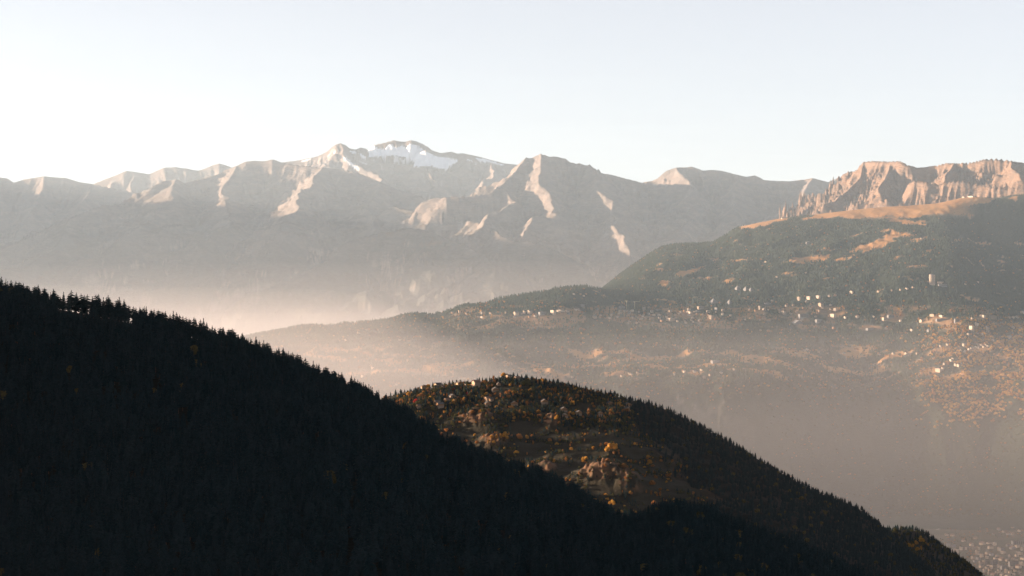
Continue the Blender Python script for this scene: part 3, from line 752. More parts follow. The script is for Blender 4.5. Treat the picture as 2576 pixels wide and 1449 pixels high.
# prototypes: (trunk mesh, crown mesh, nominal height)
CON = []
for k, (h, r, base, wh, per, rag, bl) in enumerate([(14, 2.3, 1.2, 17, 9, .25, 0), (14, 2.9, 2.6, 14, 9, .45, .5), (14, 2.0, .9, 18, 8, .2, .1), (14, 2.6, 4.6, 10, 9, .6, .8), (14, 3.0, 1.6, 15, 9, .35, .3), (14, 1.6, 3.0, 14, 7, .5, .2), (14, 3.1, 3.6, 12, 10, .5, 1.0)]):
    CON.append((trunk_mesh('trunk', h * .97, .22 + .05 * (k % 3), rt), conifer_crown('crown', h, r * 1.3, base, rt, wh, per + 2, rag, bl)))
def deciduous(h, w, n, leaf, mat, kind):
    if kind == 0:   bl = [(0, 0, h * .62, w * .62), (w * .45, .2 * w, h * .5, w * .42), (-w * .42, -.1 * w, h * .52, w * .45), (.1 * w, -.4 * w, h * .45, w * .4), (-.05 * w, .35 * w, h * .72, w * .38)]
    elif kind == 1: bl = [(0, 0, h * .38, w * .42), (.1 * w, 0, h * .6, w * .42), (-.05 * w, .1 * w, h * .8, w * .3)]
    elif kind == 2: bl = [(0, 0, h * .5, w * .5), (w * .6, 0, h * .38, w * .38), (-w * .65, .1 * w, h * .42, w * .4), (w * .2, .4 * w, h * .66, w * .36), (-w * .25, -.3 * w, h * .6, w * .36), (w * .95, .1 * w, h * .3, w * .25)]
    else:           bl = [(0, 0, h * .55, w * .55), (-w * .3, 0, h * .75, w * .35), (w * .35, 0, h * .42, w * .4)]
    return (limb_trunk('trunk', h * .6, h * .022, rt), lumps_crown('crown', bl, n, rt, leaf, mat))
DEC = {}
for nm, mt in (('gold', M_gold), ('rust', M_rust), ('red', M_red), ('olive', M_olive)):
    DEC[nm] = [deciduous(10, 5.0, 420, 1.0, mt, 0), deciduous(12, 4.2, 380, .95, mt, 1), deciduous(8, 5.4, 460, 1.0, mt, 2), deciduous(9, 4.6, 400, 1.0, mt, 3)]


def joined(name, pair):
    """trunk and crown in one mesh, for the uncountable wood"""
    V, F, mi = [], [], []
    for k, me in enumerate(pair):
        q = len(V)
        V += [tuple(v.co) for v in me.vertices]; F += [tuple(i + q for i in p.vertices) for p in me.polygons]
        mi += [k] * len(me.polygons)
    me = np_mesh(name, V, F, smooth=False)
    for p in pair: me.materials.append(p.materials[0])
    me.polygons.foreach_set('material_index', np.array(mi, np.int32))
    return me


def far_conifer(name, h, r, rnd, mat):
    V, F = [], []
    for k in range(4):
        z0 = h * (.06 + .23 * k); z1 = min(z0 + h * .42, h); rr = r * (1 - .23 * k)
        q = len(V)
        n = 6
        for i in range(n):
            a = 2 * math.pi * i / n + k
            e = rr * (.7 + .6 * rnd.random())
            V.append((e * math.cos(a), e * math.sin(a), z0 + rnd.random() * h * .06))
        V.append((rnd.uniform(-.2, .2), rnd.uniform(-.2, .2), z1))
        for i in range(n): F.append((q + i, q + (i + 1) % n, q + n))
    return tri_mesh(name, V, F, mat)


def wood(name, pts, hs, protos, weights, label, cat, seed):
    """one uncountable stand of trees: points carrying size, turn and kind, planted by geometry nodes"""
    n = len(pts)
    rg = np.random.default_rng(seed)
    me = bpy.data.meshes.new(name)
    me.vertices.add(n); me.vertices.foreach_set('co', np.asarray(pts, np.float32).ravel())
    hs = np.asarray(hs, np.float32)
    sc3 = np.stack([hs * rg.uniform(.8, 1.25, n), np.zeros(n), hs], -1).astype(np.float32); sc3[:, 1] = sc3[:, 0]
    a = me.attributes.new('size', 'FLOAT_VECTOR', 'POINT'); a.data.foreach_set('vector', sc3.ravel())
    rot = np.zeros((n, 3), np.float32); rot[:, 2] = rg.uniform(0, 6.28, n); rot[:, 0] = rg.normal(0, .03, n)
    a = me.attributes.new('turn', 'FLOAT_VECTOR', 'POINT'); a.data.foreach_set('vector', rot.ravel())
    wv = np.asarray(weights, float); wv /= wv.sum()
    a = me.attributes.new('sort', 'INT', 'POINT'); a.data.foreach_set('value', rg.choice(len(protos), n, p=wv).astype(np.int32))
    o = link(name, me)
    c = bpy.data.collections.new(name + '_sorts')
    for k, pm in enumerate(protos):
        c.objects.link(bpy.data.objects.new('sort_%02d' % k + name, pm))
    ng = bpy.data.node_groups.new(name, 'GeometryNodeTree')
    ng.interface.new_socket('Geometry', in_out='INPUT', socket_type='NodeSocketGeometry')
    ng.interface.new_socket('Geometry', in_out='OUTPUT', socket_type='NodeSocketGeometry')
    gi = ng.nodes.new('NodeGroupInput'); go = ng.nodes.new('NodeGroupOutput')
    mp = ng.nodes.new('GeometryNodeMeshToPoints')
    ins = ng.nodes.new('GeometryNodeInstanceOnPoints')
    ci = ng.nodes.new('GeometryNodeCollectionInfo'); ci.inputs[0].default_value = c
    ci.inputs['Separate Children'].default_value = True; ci.inputs['Reset Children'].default_value = True
    def attr(nm, ty):
        q = ng.nodes.new('GeometryNodeInputNamedAttribute'); q.data_type = ty; q.inputs['Name'].default_value = nm
        return [s for s in q.outputs if s.enabled and s.name == 'Attribute'][0]
    e2r = ng.nodes.new('FunctionNodeEulerToRotation')
    L = ng.links.new
    L(gi.outputs[0], mp.inputs['Mesh']); L(mp.outputs[0], ins.inputs['Points']); L(ci.outputs[0], ins.inputs['Instance'])
    ins.inputs['Pick Instance'].default_value = True
    L(attr('sort', 'INT'), ins.inputs['Instance Index']); L(attr('turn', 'FLOAT_VECTOR'), e2r.inputs[0]); L(e2r.outputs[0], ins.inputs['Rotation'])
    L(attr('size', 'FLOAT_VECTOR'), ins.inputs['Scale']); L(ins.outputs[0], go.inputs[0])
    md = o.modifiers.new('planting', 'NODES'); md.node_group = ng
    return tag(o, label, cat, kind='stuff')


def tree(name, pair, loc, s, rz, label, cat, group, wide=1.0):
    r = bpy.data.objects.new(name, None); col.objects.link(r)
    r.location = loc; r.rotation_euler = (0, 0, rz); r.scale = (s * wide, s * wide, s)
    r.empty_display_size = 1
    for nm, me in zip(('trunk', 'crown'), pair):
        o = bpy.data.objects.new(nm, me); col.objects.link(o); o.parent = r
    return tag(r, label, cat, group)


CONJ = [joined('conifer', p) for p in CON]
FARC = [far_conifer('far_conifer', 20, 5.2, rt, M_farcon), far_conifer('far_conifer', 20, 4.2, rt, M_farcon), far_conifer('far_conifer', 17, 5.6, rt, M_farcon)]
FARD = [lumps_crown('far_broadleaf', [(0, 0, 5, 5), (3, 1, 4, 3), (-2.5, -1, 6, 3.4)], 70, rt, 2.4, m) for m in (M_rust, M_olive, M_gold)]
DECJ = {k: [joined('broadleaf', p) for p in v] for k, v in DEC.items()}


# ================================================================== BUILDINGS
M_white = plain_mat('white_render', (0.43, 0.33, 0.25), 0.8, .12)
M_cream = plain_mat('cream_render', (0.30, 0.225, 0.165), 0.8, .15)
M_grey = plain_mat('grey_concrete', (0.19, 0.18, 0.175), 0.85, .2)
M_wood = plain_mat('chalet_timber', (0.34, 0.19, 0.10), 0.85, .35, 1.5)
M_roof = plain_mat('slate_roof', (0.11, 0.10, 0.095), 0.95, .3, .8, .05)
M_tile = plain_mat('brown_roof', (0.16, 0.095, 0.07), 0.75, .3, .8)
M_metal = plain_mat('pale_roof', (0.19, 0.18, 0.18), 0.9, .15, .4, .08)
M_glass = plain_mat('window_glass', (0.05, 0.055, 0.06), 0.15, .2, .5, .6)
M_steel = plain_mat('crane_steel', (0.50, 0.42, 0.25), 0.6, .2)
M_road = plain_mat('road_surface', (0.26, 0.245, 0.23), 0.9, .2, .05)
MATS = dict(white=M_white, cream=M_cream, grey=M_grey, wood=M_wood, roof=M_roof, tile=M_tile, metal=M_metal)


def boxes_mesh(name, bx, mat):
    """bx: list of (x0,x1,y0,y1,z0,z1)"""
    V, F = [], []
    for x0, x1, y0, y1, z0, z1 in bx:
        q = len(V)
        V += [(x0, y0, z0), (x1, y0, z0), (x1, y1, z0), (x0, y1, z0), (x0, y0, z1), (x1, y0, z1), (x1, y1, z1), (x0, y1, z1)]
        F += [(q, q + 3, q + 2, q + 1), (q + 4, q + 5, q + 6, q + 7), (q, q + 1, q + 5, q + 4), (q + 1, q + 2, q + 6, q + 5), (q + 2, q + 3, q + 7, q + 6), (q + 3, q, q + 4, q + 7)]
    me = np_mesh(name, V, F, smooth=False); me.materials.append(mat)
    return me


def gable_walls(name, w, d, h, rise, mat, foot=6):
    """ridge along y, gable facing -y"""
    V = [(-w/2, -d/2, -foot), (w/2, -d/2, -foot), (w/2, d/2, -foot), (-w/2, d/2, -foot), (-w/2, -d/2, h), (w/2, -d/2, h), (w/2, d/2, h), (-w/2, d/2, h), (0, -d/2, h + rise), (0, d/2, h + rise)]
    tris = [(0, 1, 5), (0, 5, 4), (1, 2, 6), (1, 6, 5), (2, 3, 7), (2, 7, 6), (3, 0, 4), (3, 4, 7), (4, 5, 8), (6, 7, 9), (5, 6, 9), (5, 9, 8), (7, 4, 8), (7, 8, 9), (0, 2, 1), (0, 3, 2)]
    me = np_mesh(name, V, tris, smooth=False); me.materials.append(mat)
    return me


def gable_roof(name, w, d, h, rise, mat, ov=1.0, th=.4):
    sl = rise / (w / 2)
    V, F = [], []
    for s in (-1, 1):
        q = len(V)
        xo = s * (w / 2 + ov); zo = h - ov * sl
        for y in (-d/2 - ov, d/2 + ov):
            V += [(xo, y, zo + .06), (0, y, h + rise + .06), (0, y, h + rise + th), (xo, y, zo + th)]
        a, b = [q, q + 1, q + 2, q + 3], [q + 4, q + 5, q + 6, q + 7]
        F += [tuple(a), tuple(b[::-1])] + [(a[i], b[i], b[(i + 1) % 4], a[(i + 1) % 4]) for i in range(4)]
    me = np_mesh(name, V, F, smooth=False); me.materials.append(mat)
    return me


_cache = {}
def shared(key, fn):
    if key not in _cache: _cache[key] = fn()
    return _cache[key]


BLD = []          # footprints, so that no tree grows in front of or inside a house
def root(name, loc, rz, label, cat, group=None, w=10):
    r = bpy.data.objects.new(name, None); col.objects.link(r); r.location = loc; r.rotation_euler = (0, 0, rz)
    BLD.append((loc[0], loc[1], loc[2], w))
    return tag(r, label, cat, group)


def chalet(loc, rz, w, d, h, label, group=None, wall='wood', base='white', roof='roof', detail=2, name='chalet'):
    r = root(name, loc, rz, label, 'chalet' if name == 'chalet' else 'house', group, w)
    w = round(w, 0); d = round(d, 0); h = round(h, 0); rise = w * .27
    link('wall', shared(('gw', w, d, h, wall), lambda: gable_walls('wall', w, d, h, rise, MATS[wall])), parent=r)
    link('roof', shared(('gr', w, d, h, roof), lambda: gable_roof('roof', w, d, h, rise, MATS[roof], max(.8, w * .1))), parent=r)
    if detail >= 2:
        link('plinth', shared(('pl', w, d, h, base), lambda: boxes_mesh('plinth', [(-w/2 - .12, w/2 + .12, -d/2 - .12, d/2 + .12, -6, h * .42)], MATS[base])), parent=r)
        for k, z in enumerate((h * .46, h * .82)):
            ww = w * (.5 if k == 0 else .36)
            link('balcony', shared(('bal', w, d, h, k), lambda: boxes_mesh('balcony', [(-ww, ww, -d/2 - 1.5, -d/2 - .1, z - .2, z), (-ww, ww, -d/2 - 1.5, -d/2 - 1.38, z, z + .9)], M_wood)), parent=r)
        for k in range(4):
            x = (-.3 + .2 * k) * w; z = h * .55
            link('window', shared(('wi', w, d, h, k), lambda: boxes_mesh('window', [(x - .55, x + .55, -d/2 - .2, -d/2 - .05, z, z + 1.3)], M_glass)), parent=r)
    return r


def block(loc, rz, w, d, h, label, group=None, wall='white', roof='roof', bays=0, floors=0, name='apartment_block', cat='building'):
    r = root(name, loc, rz, label, cat, group, w)
    w = round(w, 0); d = round(d, 0); h = round(h, 0)
    link('wall', shared(('bw', w, d, h, wall), lambda: boxes_mesh('wall', [(-w/2, w/2, -d/2, d/2, -8, h)], MATS[wall])), parent=r)
    link('roof', shared(('br', w, d, h, roof), lambda: boxes_mesh('roof', [(-w/2 - .6, w/2 + .6, -d/2 - .6, d/2 + .6, h + .01, h + .8), (-w*.18, w*.12, -d*.2, d*.2, h + .8, h + 3.0)], MATS[roof])), parent=r)
    for k in range(bays):
        x = -w/2 + w * (k + .5) / bays; ww = w / bays * .26
        link('window_bay', shared(('bb', w, d, h, bays, k), lambda: boxes_mesh('window_bay', [(x - ww, x + ww, -d/2 - .15, -d/2 - .02, 1.5, h - 1.2)], M_glass)), parent=r)
    for k in range(floors):
        z = h * (k + .35) / floors
        link('balcony', shared(('bf', w, d, h, floors, k), lambda: boxes_mesh('balcony', [(-w/2 - .3, w/2 + .3, -d/2 - 1.4, -d/2 - .03, z - .25, z + .8)], MATS[wall])), parent=r)
    return r


def pyramid(loc, rz, w, h, label):
    r = root('pyramid_building', loc, rz, label, 'building', None, w)
    link('wall', boxes_mesh('wall', [(-w*.42, w*.42, -w*.42, w*.42, -8, h * .2)], M_grey), parent=r)
    V = [(-w/2, -w/2, h*.2), (w/2, -w/2, h*.2), (w/2, w/2, h*.2), (-w/2, w/2, h*.2), (0, 0, h)]
    me = np_mesh('roof', V, [(0, 1, 4), (1, 2, 4), (2, 3, 4), (3, 0, 4), (0, 2, 1), (0, 3, 2)], False); me.materials.append(M_metal)
    link('roof', me, parent=r)
    for k in range(3):
        z = h * (.3 + .2 * k); ww = w/2 * (1 - (z - h*.2) / (h*.8))
        link('dormer_band', boxes_mesh('dormer_band', [(-ww*.6, ww*.6, -ww - .8, -ww + 1.5, z, z + 1.8)], M_glass), parent=r)
    return r


def onB(px, py):
    return TB.at_pix(px, py)
def onGround(px, py):
    D = (CZ - 490) * FV / (py - HY)
    x = (px - HX) / FV * D
    z = 490 + float(fbm(np.array([x]), np.array([D]), 900, 3, 40)[0]) * 10
    return Vector((x, D, z - .5))
def onC(px, py):
    return TC.at_pix(px, py)

MPP = 1.95        # metres per picture unit on the town terrace
rb = random.Random(21)
LIT, DIM = (-1.15, -.75), (.15, .7)
def turn(lit): return rb.uniform(*(LIT if lit else DIM))

# -- round-cornered residential tower above the town
c = onB((2600 + 1925 / 1.8) * .639, (1000 + 212 / 1.8) * .639)
r = root('residential_tower', c, 0, 'tall pale round-cornered tower standing alone in the forest above the town', 'tower', None, 44)
n, V, F = 28, [], []
for z in (-10, 56):
    for i in range(n):
        a = 2 * math.pi * i / n
        q = 1 / (abs(math.cos(a))**4 + abs(math.sin(a))**4)**.25
        V.append((17 * q * math.cos(a), 17 * q * math.sin(a), z))
F = [(i, (i + 1) % n, n + (i + 1) % n, n + i) for i in range(n)]
me = np_mesh('wall', V, F, False); me.materials.append(M_white); link('wall', me, parent=r)
link('roof', boxes_mesh('roof', [(-15, 15, -15, 15, 56, 58.5), (-7, 7, -6, 6, 58.5, 62)], M_metal), parent=r)
for k in range(9):
    a = math.pi + .12 + (math.pi - .24) * k / 8
    q = 17.3 / (abs(math.cos(a))**4 + abs(math.sin(a))**4)**.25
    f = boxes_mesh('balcony_fin', [(-.7, .7, -.6, 1.0, 0, 54)], M_white)
    o = link('balcony_fin', f, parent=r); o.location = (q * math.cos(a), q * math.sin(a), 0); o.rotation_euler = (0, 0, a - math.pi / 2 + math.pi)
for k in range(15):
    z = 3 + 3.5 * k
    Vs = []
    for rr, zz in ((17.15, z), (17.15, z + 1.1)):
        for i in range(n):
            a = 2 * math.pi * i / n; q = rr / (abs(math.cos(a))**4 + abs(math.sin(a))**4)**.25
            Vs.append((q * math.cos(a), q * math.sin(a), zz))
    me = np_mesh('window_band', Vs, F, False); me.materials.append(M_glass); link('window_band', me, parent=r)

# -- named buildings of the resort town (view units)
def zA(x, y): return ((1700 + x / 3.22) * .639, (1150 + y / 3.22) * .639)
def zB(x, y): return ((2400 + x / 2.862) * .639, (1150 + y / 2.862) * .639)
def zC(x, y): return ((2600 + x / 1.8) * .639, (1000 + y / 1.8) * .639)
def zD(x, y): return ((900 + x / 1.5153) * .639, (1050 + y / 1.5153) * .639)

def town_block(p, wv, hv, lit, label=None, group=None, wall='white', roof='roof', bays=0, floors=0, kind='block', name=None):
    px, py = p
    w, h = wv * MPP, hv * MPP
    b = onB(px, py + hv * .5)
    rz = turn(lit)
    if kind == 'house':
        return chalet(b, rz, max(9, w), max(10, w * .9), max(6, h * .8), label, group, wall, 'white', roof, 0, name or 'house')
    return block(b, rz, w, max(11, min(w * .6, 18)), h, label, group, wall, roof, bays, floors, name or 'apartment_block')

town_block(zB(2135, 68), 13, 9, True, 'sunlit white slab block, lowest of the three in a row under the forest edge', wall='white', bays=4)
town_block(zB(2245, 60), 13, 8, True, 'sunlit white slab block, middle of the three in a row under the forest edge', wall='white', bays=4)
town_block(zB(2350, 50), 13, 8, True, 'sunlit white slab block, highest of the three in a row under the forest edge', wall='white', bays=4)
town_block(zB(2380, 135), 13, 11, True, 'sunlit gabled apartment house below the three white slab blocks', wall='cream', kind='house')
town_block(zB(2400, 210), 28, 6, False, 'long low cream block in the upper part of the resort town', wall='cream', floors=3)
town_block(zB(2180, 262), 34, 11, False, 'broad grey shaded block in the middle of the resort town', wall='grey', bays=8)
town_block(zB(2350, 322), 19, 8, False, 'grey fluted block at the lower edge of the resort town', wall='grey', bays=6)
town_block(zB(2515, 262), 18, 12, True, 'large sunlit terraced hotel, brightest building of the resort town', wall='white', floors=4, name='hotel')
town_block(zB(2545, 195), 11, 8, True, 'sunlit block standing behind the bright terraced hotel', wall='cream', bays=3)
town_block(zB(1960, 225), 14, 8, True, 'sunlit cream block left of the broad grey block', wall='cream', bays=3)
town_block(zB(890, 195), 12, 8, True, 'dark-topped lit block above the long bright wall in the town centre', wall='cream', roof='tile', bays=2)
town_block(zB(890, 224), 26, 3, True, 'long low bright white building in the town centre', wall='white', roof='metal')
town_block(zB(1025, 172), 20, 7, False, 'wide cream building behind the town centre under the forest', wall='cream', bays=5)
town_block(zB(1145, 277), 16, 9, True, 'cream block with a lit side in front of the town centre', wall='cream', bays=3)
town_block(zB(700, 306), 20, 8, False, 'wide terraced cream house row at the lower edge of town', wall='cream', roof='metal', floors=2)
town_block(zB(1690, 172), 7, 9, True, 'narrow sunlit block with overhanging flat roof near the two grey pyramids', wall='white', roof='metal', bays=1)
town_block(zB(1780, 128), 20, 2.5, False, 'long thin pale roof at the forest edge above the town', wall='grey', roof='metal')
town_block(zA(1540, 248), 20, 10, True, 'large stepped white hotel left of the town centre', wall='white', floors=3, name='hotel')
town_block(zA(1620, 236), 18, 5, True, 'long white wing beside the stepped white hotel', wall='white', bays=6)
town_block(zA(1400, 264), 22, 7, False, 'wide shaded grey block left of the stepped white hotel', wall='grey', bays=6)
town_block(zA(1170, 246), 6, 9, True, 'slim tall white gabled house in the western part of town', kind='house')
town_block(zA(1240, 246), 13, 9, True, 'big white gabled house beside the slim tall one in the western town', kind='house')
town_block(zA(1070, 262), 14, 9, True, 'broad sunlit chalet hotel at the western end of the dense town', wall='cream', kind='house')
town_block(zA(350, 242), 5, 10, True, 'bright tall gabled house standing at the far western tip of the town', kind='house')
town_block(zA(640, 316), 13, 3, True, 'lone bright low building in the wood below the western town', wall='white', roof='metal')
town_block(zA(2065, 310), 11, 7, True, 'bright rounded-looking white house on the edge of the wood west of the cranes', kind='house', wall='white')
town_block(zA(1900, 165), 16, 5, False, 'pale stepped building climbing the slope above the western town', wall='grey', roof='metal', floors=2)
town_block(zB(140, 166), 18, 5, False, 'wide low domed-looking grey hall beside the cranes', wall='grey', roof='metal')
town_block(zB(255, 206), 9, 5, True, 'small bright white cube below the crane jib', wall='white', roof='metal')
town_block(zC(1985, 200), 17, 4, True, 'low sunlit pavilion beside the residential tower', wall='white', roof='metal')
town_block(zC(1998, 221), 27, 6, False, 'long grey building in front of the pavilion by the tower', wall='grey', roof='metal', bays=7)
town_block(zC(1355, 268), 11, 9, True, 'sunlit gabled house alone at the forest edge between blocks and tower', kind='house')
town_block(zC(1630, 440), 20, 8, False, 'grey-white shaded block in the eastern quarter of the town', wall='grey', bays=6)
town_block(zC(1590, 458), 15, 8, False, 'striped white block in front of the eastern grey block', wall='white', bays=6)
town_block(zC(1930, 432), 18, 5, True, 'sunlit gabled row along the upper road of the eastern quarter', wall='cream', roof='tile')
town_block(zC(1990, 438), 14, 4, True, 'low sunlit block right of the gabled row in the eastern quarter', wall='white', roof='metal')
town_block(zC(2000, 463), 42, 4, False, 'very long low grey roof below the sunlit gabled row', wall='grey', roof='metal')
town_block(zC(2100, 470), 14, 9, False, 'shaded block at the right end of the long grey roof', wall='grey', bays=4)
town_block(zC(2280, 438), 18, 6, True, 'bright white hotel topping the golden hillside on the right', wall='white', floors=2, name='hotel')
town_block(zC(2205, 522), 13, 13, True, 'stack-like white apartment house on the left brow of the golden hillside', wall='white', floors=4)
town_block(zC(2240, 492), 9, 9, True, 'tall white gabled house below the bright hotel on the golden hillside', kind='house')
town_block(zC(2315, 520), 11, 8, True, 'cream gabled house right of the stack-like apartment house', wall='cream', kind='house')
town_block(zC(1970, 820), 15, 7, True, 'bright tiered white building at the lower left of the golden hillside', wall='white', floors=2)
town_block(zC(1500, 528), 46, 3, False, 'wide pale sports ground building below the eastern quarter', wall='grey', roof='metal')
town_block(zC(390, 760), 26, 4, False, 'pale flat industrial roof on the lower terrace', wall='grey', roof='metal')
chalet(onB(*zB(2115, 352)), .5, 52, 30, 5, 'big pale pitched hall roof at the front of the resort town', None, 'grey', 'grey', 'metal', 0, 'sports_hall')
pyramid(onB(*zB(1170, 126)), .5, 44, 30, 'larger of the two shaded grey pyramid roofs under the forest')
pyramid(onB(*zB(1350, 130)), .6, 28, 26, 'smaller of the two shaded grey pyramid roofs under the forest')
pyramid(onB(*zC(605, 256)), -.9, 26, 24, 'sunlit pale pyramid roof alone in the forest slope')
pyramid(onB(*zC(642, 256)), .4, 26, 16, 'lower pyramid roof leaning against the sunlit one in the forest')
pyramid(onB(*zC(548, 248)), .4, 32, 22, 'grey shaded pyramid roof left of the sunlit one in the forest')

ADJ = dict(white='white', cream='cream', wood='timber', grey='grey')
def many(kind_f, zf, L, wr, hr, label, group, wall, lit, **kw):
    for x, y in L:
        w_, l_ = rb.choice(wall), (lit if lit is not None else rb.random() < .5)
        lab = ('sunlit ' if l_ else 'shaded ') + ADJ[w_] + ' ' + label.replace('pale ', '').replace('sunlit ', '').replace('with wall ', '')
        town_block(zf(x, y), rb.uniform(*wr), rb.uniform(*hr), l_, lab, lab, w_, kw.get('roof') or rb.choice(['roof', 'tile', 'metal']), kind=kind_f, bays=kw.get('bays', 0))

many('house', zA, [(260, 262), (440, 270), (745, 265), (940, 255), (1140, 270), (1050, 316), (1180, 345), (1240, 312), (1310, 300), (1640, 266), (1820, 214), (1385, 390)], (4.5, 7.5), (3.5, 5), 'small house with pale sunlit wall in the western part of the resort town', 'western town houses', ['white', 'cream', 'wood'], True)
many('block', zA, [(630, 260), (1660, 232), (1720, 236), (1730, 266), (1850, 212), (2090, 210)], (7, 12), (4, 6), 'mid-sized pale block in the western part of the resort town', 'western town blocks', ['white', 'grey'], None, bays=3)
many('house', zA, [(1885, 22), (1925, 42), (1955, 18), (1800, 22)], (4.5, 7), (4, 5), 'chalet in the small cluster on the ridge above the western town', 'ridge chalets', ['white', 'wood'], True)
many('house', zA, [(2140, 290), (2215, 280), (2275, 280), (2250, 322), (2510, 370), (2465, 236), (2420, 236), (2385, 240)], (5, 8), (3.5, 5), 'small house in the cluster below the two tower cranes', 'houses by the cranes', ['white', 'cream', 'wood'], True)
many('house', zB, [(15, 250), (335, 255), (385, 250), (500, 255), (555, 256), (740, 252), (830, 250), (890, 252), (1015, 320), (585, 322), (765, 326), (485, 350), (225, 330), (305, 342), (860, 346), (410, 292), (150, 292), (680, 212), (1270, 246), (1360, 258), (640, 275), (560, 290), (350, 300), (260, 285), (940, 290)], (5, 9), (3.5, 5.5), 'small gabled house scattered through the middle of the resort town', 'central town houses', ['white', 'cream', 'wood', 'cream'], None)
many('block', zB, [(390, 186), (540, 196), (475, 212), (435, 238), (990, 216), (1110, 216), (1200, 186), (1280, 202), (120, 212), (175, 212), (220, 227)], (8, 13), (4, 7), 'mid-sized flat-roofed block in the middle of the resort town', 'central town blocks', ['white', 'cream', 'grey'], None, bays=3)
many('house', zB, [(2040, 236), (2320, 272), (1740, 192), (1580, 196), (1640, 205), (2065, 146), (1990, 152), (2220, 106), (2490, 141), (2480, 41), (2540, 36), (1830, 92), (2525, 402), (1790, 432), (1700, 428), (1920, 205), (2110, 220)], (5, 9), (4, 6), 'small house in the eastern half of the resort town', 'eastern town houses', ['white', 'cream', 'wood'], None)
many('house', zC, [(1640, 256), (1700, 250), (1745, 244), (1790, 236), (1545, 263), (1240, 291)], (5, 8), (3, 4.5), 'little house in the row along the forest road left of the tower', 'forest road houses', ['white', 'cream'], True)
many('house', zC, [(1395, 441), (1310, 446), (1510, 441), (1600, 526), (1780, 536), (1700, 470), (1850, 470), (1900, 540)], (6, 10), (4, 6), 'plain house in the shaded eastern quarter of the town', 'eastern quarter houses', ['white', 'grey'], None)
many('house', zC, [(2210, 456), (2320, 546), (2245, 560), (2280, 569), (2240, 586), (2180, 566), (2355, 611), (2035, 640), (1985, 651), (2070, 741), (2010, 776), (2060, 751), (2000, 811), (2090, 781), (2112, 786), (2150, 640), (2100, 700)], (5, 8), (4.5, 6.5), 'sunlit house among rust-coloured trees on the golden hillside', 'golden hillside houses', ['white', 'cream'], True)
many('house', zC, [(2130, 683), (2160, 685), (2200, 666), (2216, 661), (2235, 656), (2254, 651), (2256, 667), (2275, 645), (2290, 656), (2305, 641), (2320, 651), (2265, 640), (2245, 641), (2150, 692), (2185, 672)], (3.6, 5), (3.5, 5), 'tiny bright house in the tight row across the golden hillside', 'golden hillside row', ['white'], True)
many('house', zC, [(2470, 446), (2500, 446), (2530, 444), (2500, 516), (2550, 523), (2565, 411), (2470, 586)], (7, 10), (5, 7), 'house in the cluster at the right edge beyond the golden hillside', 'right edge houses', ['white', 'cream'], True)
many('house', zC, [(825, 159), (745, 53), (1030, 131), (2250, 196), (2160, 211)], (4, 6), (3, 5), 'lone tiny house in a clearing of the terrace forest', 'lone forest houses', ['white'], True)
many('house', zC, [(1200, 831), (290, 821), (350, 856), (310, 871), (170, 831), (240, 831), (1020, 681), (1040, 676), (1120, 691), (1180, 701), (1820, 701), (1740, 701), (100, 850), (430, 840), (520, 815), (900, 690), (960, 700), (1300, 700), (1420, 710), (1550, 715), (1650, 705)], (5, 8), (3.5, 5), 'pale village house on the hazy middle terrace', 'middle terrace village', ['white', 'cream'], None)
many('house', zD, [(1490, 298), (1035, 306), (700, 436), (1020, 436), (1070, 556), (775, 391), (820, 376), (740, 656), (670, 661), (2050, 656), (2400, 641), (2440, 631), (2390, 636), (2345, 651), (1000, 702), (800, 650), (860, 600)], (4.5, 7), (3.5, 5.5), 'pale house on the mist-veiled left part of the terrace', 'misty terrace houses', ['white', 'cream'], True)

many('house', zB, [(rb.uniform(60, 1300), rb.uniform(200, 345)) for _ in range(34)], (3.5, 6), (3, 4.5), 'tiny house packed between larger ones in the middle of the resort town', 'tiny central town houses', ['cream', 'wood', 'white'], None)
many('house', zB, [(rb.uniform(1500, 2560), rb.uniform(160, 330)) for _ in range(22)], (3.5, 6), (3, 4.5), 'tiny house packed between larger ones in the eastern half of town', 'tiny eastern town houses', ['cream', 'wood', 'white'], None)

# -- mountain restaurants and lift stations on the alp
z3p = lambda x, y: ((x / 1.4873 + 2300) * .639, (y / 1.4873 + 550) * .639)
town_block(z3p(2265, 330), 24, 4, True, 'white mountain station on the crest of the orange alp', wall='white', roof='metal', bays=5, name='mountain_station')
town_block(z3p(2220, 333), 9, 3.4, True, 'small annex left of the white mountain station', wall='white', roof='metal', name='mountain_station')
town_block(z3p(1160, 459), 6, 4, True, 'tiny white hut on the left brow of the alp', wall='white', kind='house', name='mountain_hut')
town_block(z3p(1315, 602), 20, 5, False, 'pale mid-station building in a forest clearing', wall='grey', roof='metal', bays=5, name='lift_station')
town_block(z3p(1972, 577), 4.5, 4, True, 'tiny white hut on the sloping meadow right of the clearing', wall='white', kind='house', name='mountain_hut')

# -- tower cranes
def crane(px, py, h, jib, rz, label):
    b = onB(px, py)
    r = root('tower_crane', b, rz, label, 'crane', None, 6)
    def lattice(L):
        bx = []
        for s in (-1, 1):
            for q in (-1, 1): bx.append((s * .9 - .18, s * .9 + .18, q * .9 - .18, q * .9 + .18, 0, L))
        for k in range(int(L / 3)): bx.append((-1.05, 1.05, -1.05, 1.05, k * 3 + 1.3, k * 3 + 1.55))
        return bx
    link('mast', boxes_mesh('mast', lattice(h), M_steel), parent=r)
    o = link('jib', boxes_mesh('jib', lattice(jib), M_steel), parent=r); o.location = (-9, 0, h); o.rotation_euler = (0, R(90), 0)
    link('counterweight', boxes_mesh('counterweight', [(-9, -5, -1.4, 1.4, h - 3.4, h - 1.1)], M_grey), parent=r)
    link('cab', boxes_mesh('cab', [(1.1, 3, -1, 1, h - 3, h - 1.1)], M_white), parent=r)
